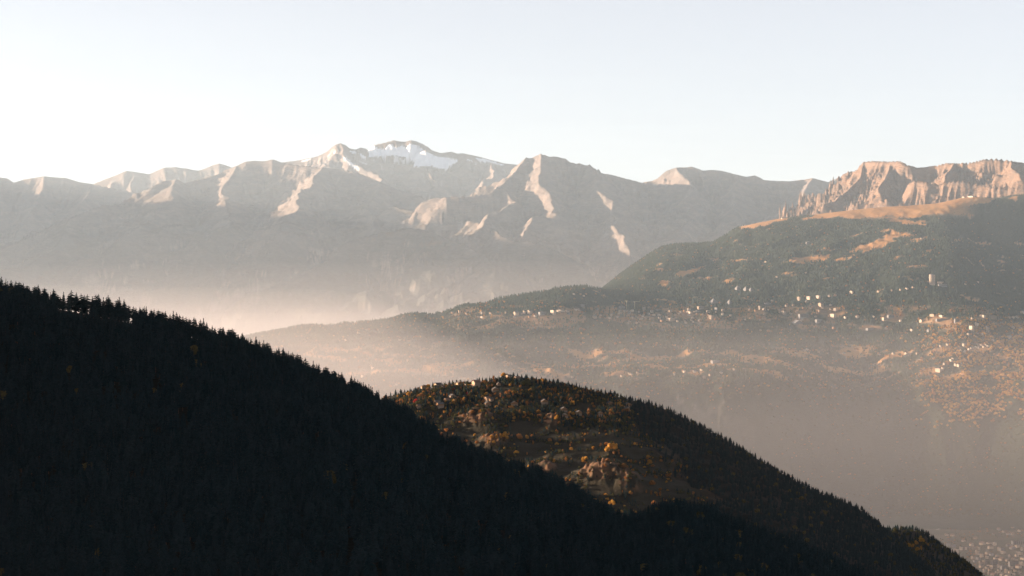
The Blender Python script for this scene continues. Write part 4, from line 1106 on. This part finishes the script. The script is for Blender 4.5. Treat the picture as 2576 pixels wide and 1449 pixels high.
crane(*zB(192, 190), 48, 36, 1.9, 'left one of the two slim tower cranes above the town')
crane(*zB(282, 190), 44, 42, .15, 'right one of the two slim tower cranes, jib spread over the town')

# -- valley town at the lower right
def zT(x, y): return ((3430 + x / 4.279) * .639, (1950 + y / 4.279) * .639)
def zV(x, y): return ((2600 + x / 1.497) * .639, (1300 + y / 1.497) * .639)
def valley(p, wv, hv, lit, label, group, wall, roof='roof', kind='block', bays=0, floors=0):
    if group:
        label = ('sunlit ' if lit else 'shaded ') + ADJ[wall] + ' ' + label.replace('sunlit ', '').replace('shaded ', '').replace('white ', '').replace('house or block', 'house' if kind == 'house' else 'block'); group = label
    px, py = p
    b = onGround(px, py + hv * .6)
    m = b.y / FV
    w, h = wv * m, hv * m
    if kind == 'house': chalet(b, turn(lit), max(10, w), max(11, w), max(6, h), label, group, wall, 'white', roof, 0, 'house')
    else: block(b, turn(lit), w, max(12, min(w * .6, 20)), h, label, group, wall, roof, bays, floors)
TS = .1493
for x, y, wz, hz, lit, lab, wl in [
    (1435, 930, 55, 75, True, 'brightest sunlit block at the foot of the wooded knoll', 'white'), (2225, 950, 70, 50, True, 'bright white block in the middle rows of the valley town', 'white'),
    (1785, 955, 50, 80, True, 'tall sunlit block left of centre in the valley town', 'white'), (2465, 780, 200, 60, False, 'very long grey slab at the back of the valley town', 'grey'),
    (2200, 905, 90, 60, False, 'shaded grey block behind the bright white block in the valley town', 'grey'), (2385, 1150, 140, 90, False, 'big grey shaded block in the front rows of the valley town', 'grey'),
    (2540, 1145, 80, 60, True, 'bright cream block at the right edge of the valley town', 'cream'), (2500, 960, 110, 45, True, 'long slanting sunlit row near the right edge of the valley town', 'cream'),
    (1310, 840, 60, 60, False, 'lone grey block just behind the dark knoll', 'grey'), (2270, 1270, 40, 90, True, 'tall narrow sunlit block in the front of the valley town', 'white'),
    (1950, 1035, 42, 50, True, 'upright sunlit block in the second row of the valley town', 'white'), (2065, 1120, 110, 60, False, 'wide shaded block in the middle of the valley town', 'grey'),
    (1920, 1115, 100, 70, False, 'wide brownish block at the left of the middle row of the valley town', 'cream'), (2060, 1200, 110, 60, False, 'wide cream block near the front of the valley town', 'cream'),
    (2215, 1215, 90, 60, False, 'shaded dark-sided block left of the tall narrow one', 'grey')]:
    valley(zT(x, y), wz * TS, hz * TS, lit, lab, None, wl, bays=3 if wz < 80 else 6, floors=0)
for x, y in [(1515, 893), (1580, 893), (1640, 890), (1730, 883), (1800, 886), (2145, 896), (1860, 1005), (1710, 1042), (2330, 1012), (2390, 1062), (2440, 1072), (2540, 888), (1840, 1132), (2115, 1132), (1980, 1187), (1945, 1217), (2155, 1192), (2360, 1212), (2150, 1272), (1985, 1306), (2110, 1302), (2420, 1262), (2400, 1322), (2500, 1292), (2080, 802), (1905, 1262)]:
    valley(zT(x, y), rb.uniform(4, 7), rb.uniform(5, 9), True, 'sunlit apartment block in the packed valley town at the lower right', 'sunlit valley town blocks', rb.choice(['white', 'white', 'cream']), rb.choice(['roof', 'tile']), bays=2)
for x, y in [(1960, 962), (2310, 828), (1985, 792), (1750, 1102), (2170, 1172), (2060, 1332), (2300, 1342), (2560, 1332), (1870, 802), (1690, 822), (1385, 852), (1850, 1192), (2200, 1072), (2100, 1057), (2010, 872), (2450, 1000), (2290, 1090), (2560, 1050), (1800, 1060), (2020, 990), (2130, 1010), (2480, 1200), (2340, 1290), (2200, 1330), (2000, 1260), (2380, 880), (2460, 850)]:
    valley(zT(x, y), rb.uniform(6, 13), rb.uniform(4, 7), False, 'shaded house or block in the packed valley town at the lower right', 'shaded valley town blocks', rb.choice(['grey', 'cream', 'white']), rb.choice(['roof', 'tile']), kind=rb.choice(['house', 'block']))
for x, y in [(1270, 660), (1370, 668), (2235, 606), (2490, 587), (2310, 657), (2395, 652), (2060, 657), (1760, 717), (1555, 757), (2150, 560), (2380, 540)]:
    valley(zT(x, y), rb.uniform(5, 9), rb.uniform(3, 5), rb.random() < .4, 'scattered house on the far outskirts of the valley town', 'outskirts houses', rb.choice(['white', 'cream', 'grey']), 'tile', 'house')
for x, y in [(1985, 706), (2005, 736), (1660, 806), (1770, 816), (1880, 826), (1900, 832), (1950, 826), (1990, 826), (1930, 856), (1960, 857), (1630, 846), (2130, 821), (1885, 1011), (1840, 815), (2020, 830)]:
    valley(zV(x, y), rb.uniform(6, 12), rb.uniform(3, 5), rb.random() < .5, 'white house in the hazy hamlet on the valley floor', 'valley hamlet houses', rb.choice(['white', 'cream']), 'roof', 'house')

# -- chalets of the middle hill
def zH(x, y): return ((1480 + x / 3.623) * .639, (1440 + y / 3.623) * .639)
def zI(x, y): return ((2100 + x / 2.587) * .639, (1500 + y / 2.587) * .639)
def hill_house(p, wm, lit, label, wall='wood', roof='roof', h=None, d=None, rz=None, detail=2, base='cream'):
    px, py = p
    wm = wm * .92; h = h or wm * .5
    b = onC(px, py + h * .45 / .84)
    chalet(b, rz if rz is not None else turn(lit), wm, d or wm * 1.1, h, label, None, wall, base, roof, detail)
hill_house(zH(1895, 160), 11, True, 'sunlit chalet with balconies on the hilltop, left of a similar pair', 'cream', 'roof')
hill_house(zH(2010, 185), 11.5, True, 'sunlit chalet with balconies on the hilltop, right of a similar pair', 'cream', 'tile')
hill_house(zH(1430, 270), 16, True, 'largest golden-lit house with stacked balconies below the hilltop trees', 'cream', 'tile', h=12, d=14)
hill_house(zH(880, 245), 14, True, 'low wide chalet on the left shoulder of the hill crest', 'cream', 'roof', h=5)
hill_house(zH(685, 285), 12, False, 'dark-roofed chalet at the left end of the hill crest', 'wood', 'roof', h=5)
hill_house(zH(965, 308), 7, True, 'small chalet below the low wide one on the left shoulder', 'wood')
hill_house(zH(1195, 262), 13, False, 'dark slate-roofed house left of the long terrace wall', 'wood', 'roof', h=6)
hill_house(zH(1135, 262), 6, True, 'tiny lit house beside the dark slate-roofed one', 'cream')
hill_house(zH(1705, 345), 16, True, 'long low pale building right of the large golden-lit house', 'cream', 'roof', h=4, d=8, rz=.3)
hill_house(zH(1640, 222), 6, True, 'small white house between hilltop trees and golden-lit house', 'cream')
hill_house(zH(1752, 265), 9, False, 'white shaded house under the hilltop pair of chalets', 'cream')
hill_house(zH(1085, 440), 14, False, 'flat pale-roofed house on the slope below the crest', 'cream', 'roof', h=4)
hill_house(zH(870, 525), 11, True, 'sunlit chalet left of the orange trees on the mid slope', 'cream', 'roof')
hill_house(zH(1010, 495), 10, True, 'chalet with white gable touching the orange trees on the mid slope', 'cream', 'tile')
hill_house(zH(915, 565), 13, True, 'chalet half sunk behind bushes below the two mid slope chalets', 'wood', 'roof')
hill_house(zH(608, 580), 8, True, 'small chalet right below the big red tree', 'wood')
hill_house(zH(1590, 475), 11, True, 'reddish-lit chalet, left of a pair on the right mid slope', 'cream', 'tile')
hill_house(zH(1640, 485), 9, True, 'white-gabled chalet, right of a pair on the right mid slope', 'cream', 'roof')
hill_house(zH(1590, 550), 13, False, 'grey-roofed shaded chalet below the pair on the right mid slope', 'wood', 'roof', h=5)
hill_house(zH(1975, 545), 15, False, 'long low building by itself on the shaded open slope', 'wood', 'roof', h=4, d=8, rz=.2)
hill_house(zH(195, 455), 6, True, 'tiny chalet among bushes at the far left tip of the hill', 'cream')
hill_house(zH(445, 395), 7, True, 'small white-gabled chalet near the left end of the crest', 'cream')
hill_house(zI(780, 237), 15, False, 'pale-roofed long house left of the big golden tree in the right wood', 'wood', 'roof', h=5, rz=.2)
hill_house(zI(960, 250), 15, False, 'grey-roofed long house right of the big golden tree in the right wood', 'wood', 'roof', h=5, rz=.2)
hill_house(zI(950, 287), 10, False, 'white-fronted house below the two long houses in the right wood', 'cream', 'roof')
hill_house(zI(460, 328), 12, False, 'grey house in the shade left of the rusty tree group', 'wood', 'roof', h=5)
hill_house(zI(310, 297), 13, False, 'bluish shaded house with broad gable on the right slope', 'wood', 'roof', h=6)
hill_house(zI(322, 357), 10, False, 'shaded house below the bluish broad-gabled one', 'cream', 'roof', h=5)
hill_house(zI(680, 333), 10, False, 'shaded pale house among dark trees on the right slope', 'wood', 'roof', h=4)
hill_house(zI(110, 212), 14, False, 'long pale shaded roof in the middle of the hill', 'wood', 'roof', h=4, rz=.25)

def wall_strip(name, p0, p1, fn, h, t, mat, label, cat):
    a, b = fn(*p0), fn(*p1)
    r = root(name, a, 0, label, cat, None, 6)
    d = b - a; L = math.hypot(d.x, d.y)
    n = max(2, int(L / 6))
    for k in range(n):
        q0, q1 = a.lerp(b, k / n), a.lerp(b, (k + 1) / n)
        o = link('panel', shared(('ws', name, round(L / n, 1)), lambda: boxes_mesh('panel', [(0.03, L / n - .03, -t / 2, t / 2, -3, h)], mat)), parent=r)
        o.location = q0 - a; o.rotation_euler = (0, -math.atan2(q1.z - q0.z, L / n), math.atan2(d.y, d.x))
wall_strip('terrace_wall', zH(1240, 290), zH(1385, 295), onC, 4.5, 1.2, M_cream, 'long pale terrace wall left of the large golden-lit house', 'wall')
wall_strip('retaining_wall', zH(1235, 590), zH(1350, 592), onC, 2.5, 1.0, M_grey, 'grey retaining wall under the orange bushes on the mid slope', 'wall')

# -- roads on the valley floor
def road(pts, wd, label, fn=onGround, lift=.9):
    W = [fn(*p) for p in pts]
    S = []
    for a, b in zip(W[:-1], W[1:]):
        for k in range(8): S.append(a.lerp(b, k / 8))
    S.append(W[-1])
    V, F = [], []
    for i, p in enumerate(S):
        d = (S[min(i + 1, len(S) - 1)] - S[max(i - 1, 0)]); d.z = 0; d.normalize()
        nrm = Vector((-d.y, d.x, 0)) * wd / 2
        z = p.z
        if fn is onGround: z = 490 + float(fbm(np.array([p.x]), np.array([p.y]), 900, 3, 40)[0]) * 10
        for s in (-1, 1): V.append((p.x + s * nrm.x, p.y + s * nrm.y, z + lift))
        if i: F.append((2 * i - 2, 2 * i - 1, 2 * i + 1, 2 * i))
    me = np_mesh('road', V, F); me.materials.append(M_road)
    return tag(link('road', me), label, 'road', kind='structure')
road([zT(900, 48), zT(1100, 62), zT(1400, 80), zT(1700, 96), zT(1790, 75), zT(2100, 70), zT(2350, 80), zT(2650, 110)], 16, 'pale road curving across the hazy valley floor')
road([zT(1100, 570), zT(1300, 510), zT(1500, 470), zT(1900, 435), zT(2300, 405), zT(2450, 400), zT(2650, 395)], 12, 'thin pale lane slanting up to the right over the valley fields')
road([zT(2100, 300), zT(2250, 350), zT(2380, 395)], 12, 'short pale lane joining from above on the valley floor')
road([zV(1500, 950), zV(1420, 975), zV(1300, 990), zV(1180, 1010)], 14, 'faint lane in the valley behind the chalet hill')
road([zV(1100, 995), zV(1600, 940), zV(1700, 945), zV(2000, 950), zV(2200, 940)], 12, 'faint straight road through the fields below the cliff')
# ---- woods
BA = np.array(BLD)
def clear(p, front=55.0):
    """drop trees inside or just in front of a building"""
    keep = np.ones(len(p), bool)
    for x, y, z, w in BA:
        m = np.abs(p[:, 1] - y) < 400
        dx = np.abs(p[:, 0] - x * p[:, 1] / y); dy = p[:, 1] - y
        keep &= ~(m & (dx < w * .55 + 3) & (dy < w * .7 + 4) & (dy > -front - w * .6))
    return p[keep]

rg = np.random.default_rng(3)
# foreground forest
gapF = sstep(.35, .75, np.exp(-(((TF.px - 745) / 40)**2 + ((TF.py - 905) / 40)**2)))
vis = ((TF.px > -120) & (TF.py < 1500)).astype(float)
bandF = ((TF.py > TF.py.min(axis=0)[None, :] + 5 + 16 * np.maximum(sstep(135, 160, TF.px) * sstep(345, 320, TF.px), sstep(415, 435, TF.px) * sstep(535, 515, TF.px)))).astype(float)
p = TF.scatter(9500, vis * (1 - gapF) * bandF, rg, 14)
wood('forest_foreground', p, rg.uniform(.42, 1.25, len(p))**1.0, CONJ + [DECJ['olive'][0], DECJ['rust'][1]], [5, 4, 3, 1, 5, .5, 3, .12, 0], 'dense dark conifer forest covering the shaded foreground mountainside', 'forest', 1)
p = TG.scatter(2600, ((TG.py < 1520) & (TG.px < 2300)).astype(float), rg, 10)
wood('forest_knoll', p, rg.uniform(.55, .9, len(p)), CONJ + [DECJ['olive'][0], DECJ['rust'][3]], [4, 3, 3, 1, 4, .5, 3, .6, 0], 'dark mixed wood on the rounded knoll at the bottom', 'forest', 2)
# chalet hill
p = TC.scatter(9000, forC * (TC.px < 2350) * (TC.py > TC.py.min(axis=0)[None, :] + 4), rg, 8)
p = clear(p, 14)
wood('forest_chalet_hill', p, rg.uniform(.65, 1.15, len(p)), CONJ + [DECJ['olive'][0]], [5, 4, 4, .6, 5, .6, 2, .8], 'dark conifer wood on the shaded right flank of the chalet hill', 'forest', 3)
clump = sstep(-.28, .0, fbm(TC.X, TC.Y, 75, 3, 130)) * sstep(1085, 1040, TC.py + fbm(TC.X, TC.Y, 200, 2, 131) * 40) + .6 * sstep(-.04, .16, fbm(TC.X, TC.Y * 1.6, 60, 3, 132))
p = TC.scatter(10500, np.clip(clump, 0, 1) * (1 - forC) * (1 - rockC * .9) * (TC.py < 1300) * (TC.py > TC.py.min(axis=0)[None, :] + 4), rg, 8)
p = clear(p, 14)
hh = rg.uniform(.3, 1.0, len(p)) * np.where(p[:, 1] > 4100, 1.0, .75)
wood('copse_chalet_hill', p, hh, CONJ[:3] + [CONJ[4]] + DECJ['olive'] + DECJ['rust'][:2] + DECJ['gold'][2:], [4, 3, 4, 3, 3, 2, 3, 3, 1.3, 1.1, .8, .8], 'dark hedges and copses between the chalets and terraces of the hill', 'trees', 4)
# knoll by the town
p = TK.scatter(3600, ((TK.px < 2600)).astype(float), rg, 8)
p = clear(p, 14)
wood('forest_town_knoll', p, rg.uniform(.5, 1.1, len(p)), CONJ[:5] + [DECJ['olive'][0], DECJ['olive'][3]], [3, 3, 3, 1, 3, 3, 3], 'dark trees covering the small knoll beside the valley town', 'forest', 5)
# terrace mountain
dens = woodB * (TB.py < 965) * (1 - .8 * sstep(2310, 2370, TB.px) * (TB.py > 810))
p = TB.scatter(42000, dens * (TB.px > 560), rg, 5)
p = clear(p)
hi = sstep(2150, 1850, p[:, 2])
wood('forest_terrace', p, rg.uniform(.65, 1.1, len(p)) * (.6 + .4 * hi), FARC + FARD[:2], [5, 5, 4, .5, 1.0], 'conifer forest covering the terrace mountain around the meadows', 'forest', 6)
mixd = np.clip(.25 * woodB + .35 * fields + town * .55, 0, 1) * (TB.py > 760) * (TB.py < 1000)
p = TB.scatter(9500, np.clip(mixd, 0, 1) * (TB.px > 560), rg, 5)
p = clear(p)
wood('autumn_wood_terrace', p, rg.uniform(.5, 1.25, len(p)), FARD + FARC[:1], [2.2, 5, .9, 3], 'rust and gold autumn trees among the villages on the terraces', 'trees', 7)
gh = sstep(2290, 2350, TB.px + (TB.py - 900) * .0 + fbm(TB.X, TB.Y, 260, 2, 139) * 60) * sstep(795, 825, TB.py) * sstep(1085, 1050, TB.py) * sstep(-.25, .05, fbm(TB.X, TB.Y, 160, 3, 140))
p = TB.scatter(5500, gh, rg, 5)
p = clear(p)
wood('golden_wood_hillside', p, rg.uniform(.6, 1.4, len(p)), [FARD[0], FARD[2], FARD[1]], [2, 6, .6], 'gold and rust broadleaf trees clothing the lit hillside at the right', 'trees', 17)
p = TB.scatter(12000, ((TB.py > 960) & (TB.py < 1300)).astype(float) * (.25 + sstep(-.1, .12, fbm(TB.X, TB.Y, 200, 3, 141)) + (TB.px > 2250) * .6) * (1 - cliffB), rg, 5)
p = clear(p)
wood('scrub_lower_slope', p, rg.uniform(.4, .9, len(p)), FARD[:2] + FARC[2:], [1, 5, 2], 'scrub and trees on the steep slope above the valley floor', 'trees', 8)

# trees and hedges over the valley floor
n = 5200
D = 7000 + 2700 * rg.random(n); q = 1750 + 950 * rg.random(n)
x = (q - HX) / FV * D
k = fbm(x, D, 330, 3, 180) > -.02
x, D = x[k], D[k]
p = clear(np.stack([x, D, 490 + fbm(x, D, 900, 3, 40) * 10], -1), 20)
wood('hedges_valley_floor', p, rg.uniform(.25, .7, len(p)), FARD[:2] + FARC[1:2], [3, 4, 1], 'hedges and orchard trees spread over the valley floor', 'trees', 19)

# ---- single trees
rs = random.Random(77)
nF = 0
def crestF(px):
    j = int(np.argmin(TF.py[:, 0])) if False else None
    c = np.interp(px, TF.px[0], np.arange(TF.px.shape[1])); c0 = int(c)
    r = int(np.argmin(TF.py[:, c0]))
    return Vector((TF.X[r, c0], TF.Y[r, c0], TF.Z[r, c0])), r, c0

LOOK = ['slim pointed conifer', 'ragged broad conifer', 'narrow dense conifer', 'conifer with a long bare trunk', 'full conical conifer', 'thin spindly conifer', 'round-topped conifer']
def seg(px, table):
    for lim, txt in table:
        if px < lim: return txt
SEGF = [(130, 'at the left edge of the picture'), (340, 'on the open see-through stretch'), (430, 'just right of the open stretch'), (525, 'above the bare clearing'), (720, 'right of the clearing'), (960, 'before the misty terrace slopes'), (1135, 'before the chalet hill'), (1330, 'below the rocky crags'), (3000, 'at the low right end')]
px = -18.0
while px < 1545:
    see = 150 < px < 330 or 425 < px < 520
    px += rs.uniform(6.0, 11.0) * (1.05 if see else 1)
    c0 = int(np.interp(px, TF.px[0], np.arange(TF.px.shape[1])))
    r = int(np.argmin(TF.py[:, c0])) + rs.choice([-3, -2, -1, 0, 0, 1])
    p = Vector((TF.X[r, c0], TF.Y[r, c0], TF.Z[r, c0]))
    k = rs.choice([1, 3, 4, 6, 0, 3] if see else [0, 1, 2, 4, 4, 6, 6])
    s = rs.uniform(.95, 1.3) if see else rs.uniform(.6, 1.15)
    lab = LOOK[k] + ' on the foreground ridge, ' + seg(px, SEGF)
    tree('conifer', CON[k], p, s, rs.uniform(0, 6.28), lab, 'tree', lab, wide=rs.uniform(1.2, 1.6))
    nF += 1
for pxx, s, k, lab in [(302, 1.35, 0, 'tall pointed conifer standing alone on the open part of the foreground ridge'), (272, 1.3, 4, 'broad conifer beside the tall pointed one on the foreground ridge'), (247, 1.2, 1, 'wide-crowned conifer with bare trunk left of the tall pointed one')]:
    p, r, c0 = crestF(pxx)
    tree('conifer', CON[k], p, s, rs.uniform(0, 6.28), lab, 'tree', 'conifers along the foreground ridge line', wide=1.25)
SEGC = [(1100, 'at its left end'), (1240, 'left of the hilltop chalets'), (1400, 'around the hilltop chalets'), (1600, 'right of the summit'), (1800, 'where it starts to fall'), (2000, 'halfway down its right side'), (3000, 'near its right foot')]
px = 955.0
while px < 2240:
    px += rs.uniform(7, 15)
    c0 = int(np.interp(px, TC.px[0], np.arange(TC.px.shape[1])))
    r = int(np.argmin(TC.py[:, c0])) + rs.choice([-3, -2, -1, 0, 0])
    s = rs.uniform(.5, .95) * (1.15 if rs.random() < .15 else 1)
    k = rs.choice([0, 1, 2, 4, 4, 5, 6])
    lab = LOOK[k] + ' on the skyline of the chalet hill, ' + seg(px, SEGC)
    tree('conifer', CON[k], Vector((TC.X[r, c0], TC.Y[r, c0], TC.Z[r, c0])), s, rs.uniform(0, 6.28), lab, 'tree', lab, wide=1.25)

def leafy(p, col_, size, lab, grp, k=None, name='autumn_tree'):
    px, py = p
    b = onC(px, py + size * .5 / .84)
    k = rs.randrange(4) if k is None else k
    h = (10, 12, 8, 9)[k]
    tree(name, DEC[col_][k], b - Vector((0, 0, .3)), size / h, rs.uniform(0, 6.28), lab, 'tree', grp)
GL = 'golden autumn tree on the chalet hill, its sunward side glowing'
RL = 'rust-brown autumn tree on the chalet hill'
gold1 = [(1820, 108, 13), (745, 262, 9), (2370, 200, 9), (2020, 388, 10), (2365, 372, 7), (2095, 508, 8), (1110, 512, 13), (1060, 545, 9), (1720, 467, 7), (1000, 515, 10), (460, 402, 12), (1800, 662, 7), (1505, 562, 9), (1100, 972, 7), (1410, 986, 7), (1780, 1005, 13), (1840, 965, 9), (1870, 1025, 10), (1720, 1012, 10), (1600, 1085, 9), (1680, 1088, 8), (2155, 1017, 10), (2005, 1227, 7), (1650, 1010, 9), (1830, 1000, 9), (1185, 1082, 6)]
rust1 = [(1680, 172, 13), (1875, 108, 10), (1870, 388, 12), (1890, 435, 9), (2025, 505, 8), (1700, 397, 7), (920, 377, 10), (1080, 383, 8), (650, 422, 13), (360, 492, 10), (270, 542, 11), (1180, 682, 8), (1050, 692, 9), (930, 732, 9), (670, 742, 10), (775, 692, 7), (815, 677, 6), (935, 972, 8), (2045, 1015, 15), (2240, 1097, 10), (2480, 1062, 10), (2155, 1252, 7), (2255, 592, 6), (2410, 742, 6), (2340, 782, 7), (1000, 912, 8), (1290, 1072, 7), (1190, 592, 8), (1440, 1090, 8), (1540, 1000, 8), (500, 480, 9), (150, 480, 9), (120, 430, 8)]
gold2 = [(85, 107, 7), (470, 112, 12), (415, 222, 11), (870, 237, 14), (715, 252, 9), (235, 372, 12), (170, 602, 9), (240, 637, 7), (385, 692, 9), (800, 665, 16), (750, 700, 12), (840, 660, 10), (505, 805, 14), (535, 790, 10), (1185, 827, 12), (1430, 1217, 12), (810, 1242, 12), (780, 1245, 9), (375, 1007, 6), (1355, 1027, 6), (245, 262, 6)]
rust2 = [(440, 152, 12), (510, 152, 10), (380, 185, 9), (655, 117, 10), (825, 167, 5), (615, 257, 8), (560, 340, 11), (530, 352, 9), (575, 335, 8), (485, 407, 7), (690, 417, 9), (770, 340, 8), (810, 330, 8), (800, 412, 9), (840, 410, 7), (260, 425, 9), (970, 382, 10), (870, 332, 9), (910, 302, 10), (115, 377, 6), (65, 397, 7), (270, 602, 6), (375, 652, 7), (520, 602, 7), (690, 647, 7), (740, 637, 8), (755, 802, 7), (920, 862, 11), (1505, 872, 11), (1490, 912, 8), (1440, 912, 9), (1560, 872, 9), (1370, 962, 9), (1245, 977, 9), (1210, 1042, 13), (1150, 1127, 8), (1200, 1142, 11), (1290, 1152, 11), (1290, 1102, 6), (1225, 1247, 12), (650, 807, 5), (730, 862, 7), (1040, 822, 7), (820, 730, 9), (870, 735, 8)]
for L, zf, cc, lab, grp in ((gold1, zH, 'gold', GL, 'golden trees of the chalet hill'), (rust1, zH, 'rust', RL, 'rust-brown trees of the chalet hill'), (gold2, zI, 'gold', GL, 'golden trees of the chalet hill'), (rust2, zI, 'rust', RL, 'rust-brown trees of the chalet hill')):
    for x, y, s in L:
        q = zf(x, y)
        where = 'high up near the crest' if q[1] < 1000 else 'on the upper slope among chalets' if q[1] < 1060 else 'on the terraced middle slope' if q[1] < 1150 else 'low down by the rocky foot'
        side = 'left' if q[0] < 1240 else 'middle' if q[0] < 1450 else 'right'
        lb = ('large ' if s >= 10 else 'small ') + ('golden' if cc == 'gold' else 'rust-brown') + ' autumn tree ' + where + ', ' + side + ' part of the chalet hill'
        leafy(q, cc, s * 1.05, lb, lb)
leafy(zH(570, 505), 'red', 13, 'large bright red tree on the left slope of the chalet hill', None, 0)
leafy(zH(1100, 332), 'red', 8, 'small red tree just below the crest left of the terrace wall', None, 2)
leafy(zH(1312, 392), 'red', 9, 'dull red tree under the long terrace wall', None, 3)
leafy(zH(1815, 462), 'red', 8, 'reddish tree right of the pair of mid slope chalets', None, 1)
leafy(zH(1252, 490), 'gold', 17, 'tall slender tree with a yellow crown in the middle of the hill', None, 1)
# glowing tree group on the knoll beside the town
for x, y, s in [(640, 850, 12), (700, 850, 10), (760, 810, 12), (830, 775, 14), (870, 760, 11), (920, 815, 9), (960, 840, 8), (780, 920, 11), (840, 905, 10), (575, 855, 5)]:
    qx, qy = zT(x, y)
    b = TK.at_pix(qx, qy + 6)
    k = rs.randrange(4)
    tree('autumn_tree', DEC['gold'][k], b, s * 1.25 / 10, rs.uniform(0, 6.28), 'golden tree of the glowing group on the small knoll by the town', 'tree', 'glowing group on the town knoll')

# ------------------------------------------------------------------ haze
def volume_box(name, lo, hi, density, color, aniso, label):
    bm = bmesh.new(); bmesh.ops.create_cube(bm, size=1.0)
    for v in bm.verts: v.co = Vector([lo[k] + (v.co[k] + .5) * (hi[k] - lo[k]) for k in range(3)])
    me = bpy.data.meshes.new(name); bm.to_mesh(me); bm.free()
    m = bpy.data.materials.new(name); m.use_nodes = True
    t = m.node_tree; t.nodes.clear()
    o = t.nodes.new('ShaderNodeOutputMaterial'); v = t.nodes.new('ShaderNodeVolumePrincipled')
    v.inputs['Color'].default_value = (*color, 1); v.inputs['Density'].default_value = density
    v.inputs['Anisotropy'].default_value = aniso
    t.links.new(v.outputs[0], o.inputs['Volume'])
    m.cycles.homogeneous_volume = True
    ob = link(name, me, m)
    tag(ob, label, 'haze', kind='stuff')
    return ob

volume_box('haze', (-40000, -30000, 440), (40000, 45000, 3800), HAZE, (0.82, 0.91, 1.0), 0.3, 'pale evening haze filling the air over the whole valley')

def mist_bank(top, density, color, aniso, label, wave, seed, inset, box=(-30000, 30000, 5600, 40000), swell=0, taper=0, peak=1.2):
    """closed body of mist with an uneven upper side"""
    xs = np.linspace(box[0] + inset, box[1] - inset, 120); ys = np.linspace(box[2] + inset, box[3] - inset, 110)
    X, Y = np.meshgrid(xs, ys)
    Zt = top + fbm(X, Y, 4200, 3, seed) * wave
    yc = (box[2] + box[3]) / 2; Zt = Zt + swell * np.clip(1 - np.abs(Y - yc) / (box[3] - yc), 0, 1)**peak * (np.clip((box[1] - X) / taper, 0, 1) if taper else 1)
    r, c = X.shape; i = np.arange(r * c).reshape(r, c)
    VV = np.concatenate([np.stack([X, Y, np.maximum(Zt, 470 + inset * .01)], -1).reshape(-1, 3), np.stack([X, Y, 0 * X + 450 + inset * .01], -1).reshape(-1, 3)])
    q = lambda a, b, c_, d: np.stack([a, b, c_, d], -1).reshape(-1, 4)
    F = [q(i[:-1, :-1], i[:-1, 1:], i[1:, 1:], i[1:, :-1]), q(i[:-1, :-1], i[1:, :-1], i[1:, 1:], i[:-1, 1:]) + r * c]
    for e in (i[0], i[:, -1], i[-1][::-1], i[:, 0][::-1]): F.append(q(e[1:], e[:-1], e[:-1] + r * c, e[1:] + r * c))
    me = np_mesh('mist', VV, np.concatenate(F))
    m = bpy.data.materials.new('mist'); m.use_nodes = True
    t = m.node_tree; t.nodes.clear()
    o = t.nodes.new('ShaderNodeOutputMaterial'); v = t.nodes.new('ShaderNodeVolumePrincipled')
    v.inputs['Color'].default_value = (*color, 1); v.inputs['Density'].default_value = density; v.inputs['Anisotropy'].default_value = aniso
    t.links.new(v.outputs[0], o.inputs['Volume'])
    return tag(link('mist', me, m), label, 'mist', kind='stuff')

V = (-30000, 30000, 5600, 12450)
PINK = (1.0, 0.92, 0.90)
mist_bank(3250, VEIL, (0.66, 0.84, 1.0), .3, 'thin bluish upper layer of mist before the far mountains', 160, 400, 0)
mist_bank(1440, MIST, PINK, .3, 'pinkish mist lying in the valley below the terrace town', 60, 401, 40, V)
mist_bank(1330, MIST, PINK, .3, 'dense pink mist filling the valley behind the foreground slope', 90, 402, 80, V)
mist_bank(1100, MIST * 1.5, PINK, .3, 'densest low mist over the valley floor', 90, 403, 120, V)
mist_bank(395, 2.1e-4, PINK, .3, 'luminous pink mist bank in the left half of the valley', 60, 406, 0, (-28000, 1900, 6200, 12430), 1210, 2600, .8)
S = (-28000, 7000, 12470, 17300)
mist_bank(860, 0.9e-4, PINK, .3, 'wispy top of the mist bank in the side valley behind the terrace shoulder', 170, 405, 0, S, 1230, 4000, 2.2)
mist_bank(860, 1.2e-4, PINK, .3, 'middle of the pink mist bank in the side valley behind the terrace shoulder', 150, 407, 30, S, 900, 4000, 1.6)
mist_bank(860, 1.6e-4, PINK, .3, 'bright dense foot of the mist bank behind the terrace shoulder', 120, 408, 60, S, 650, 4000, 1.3)
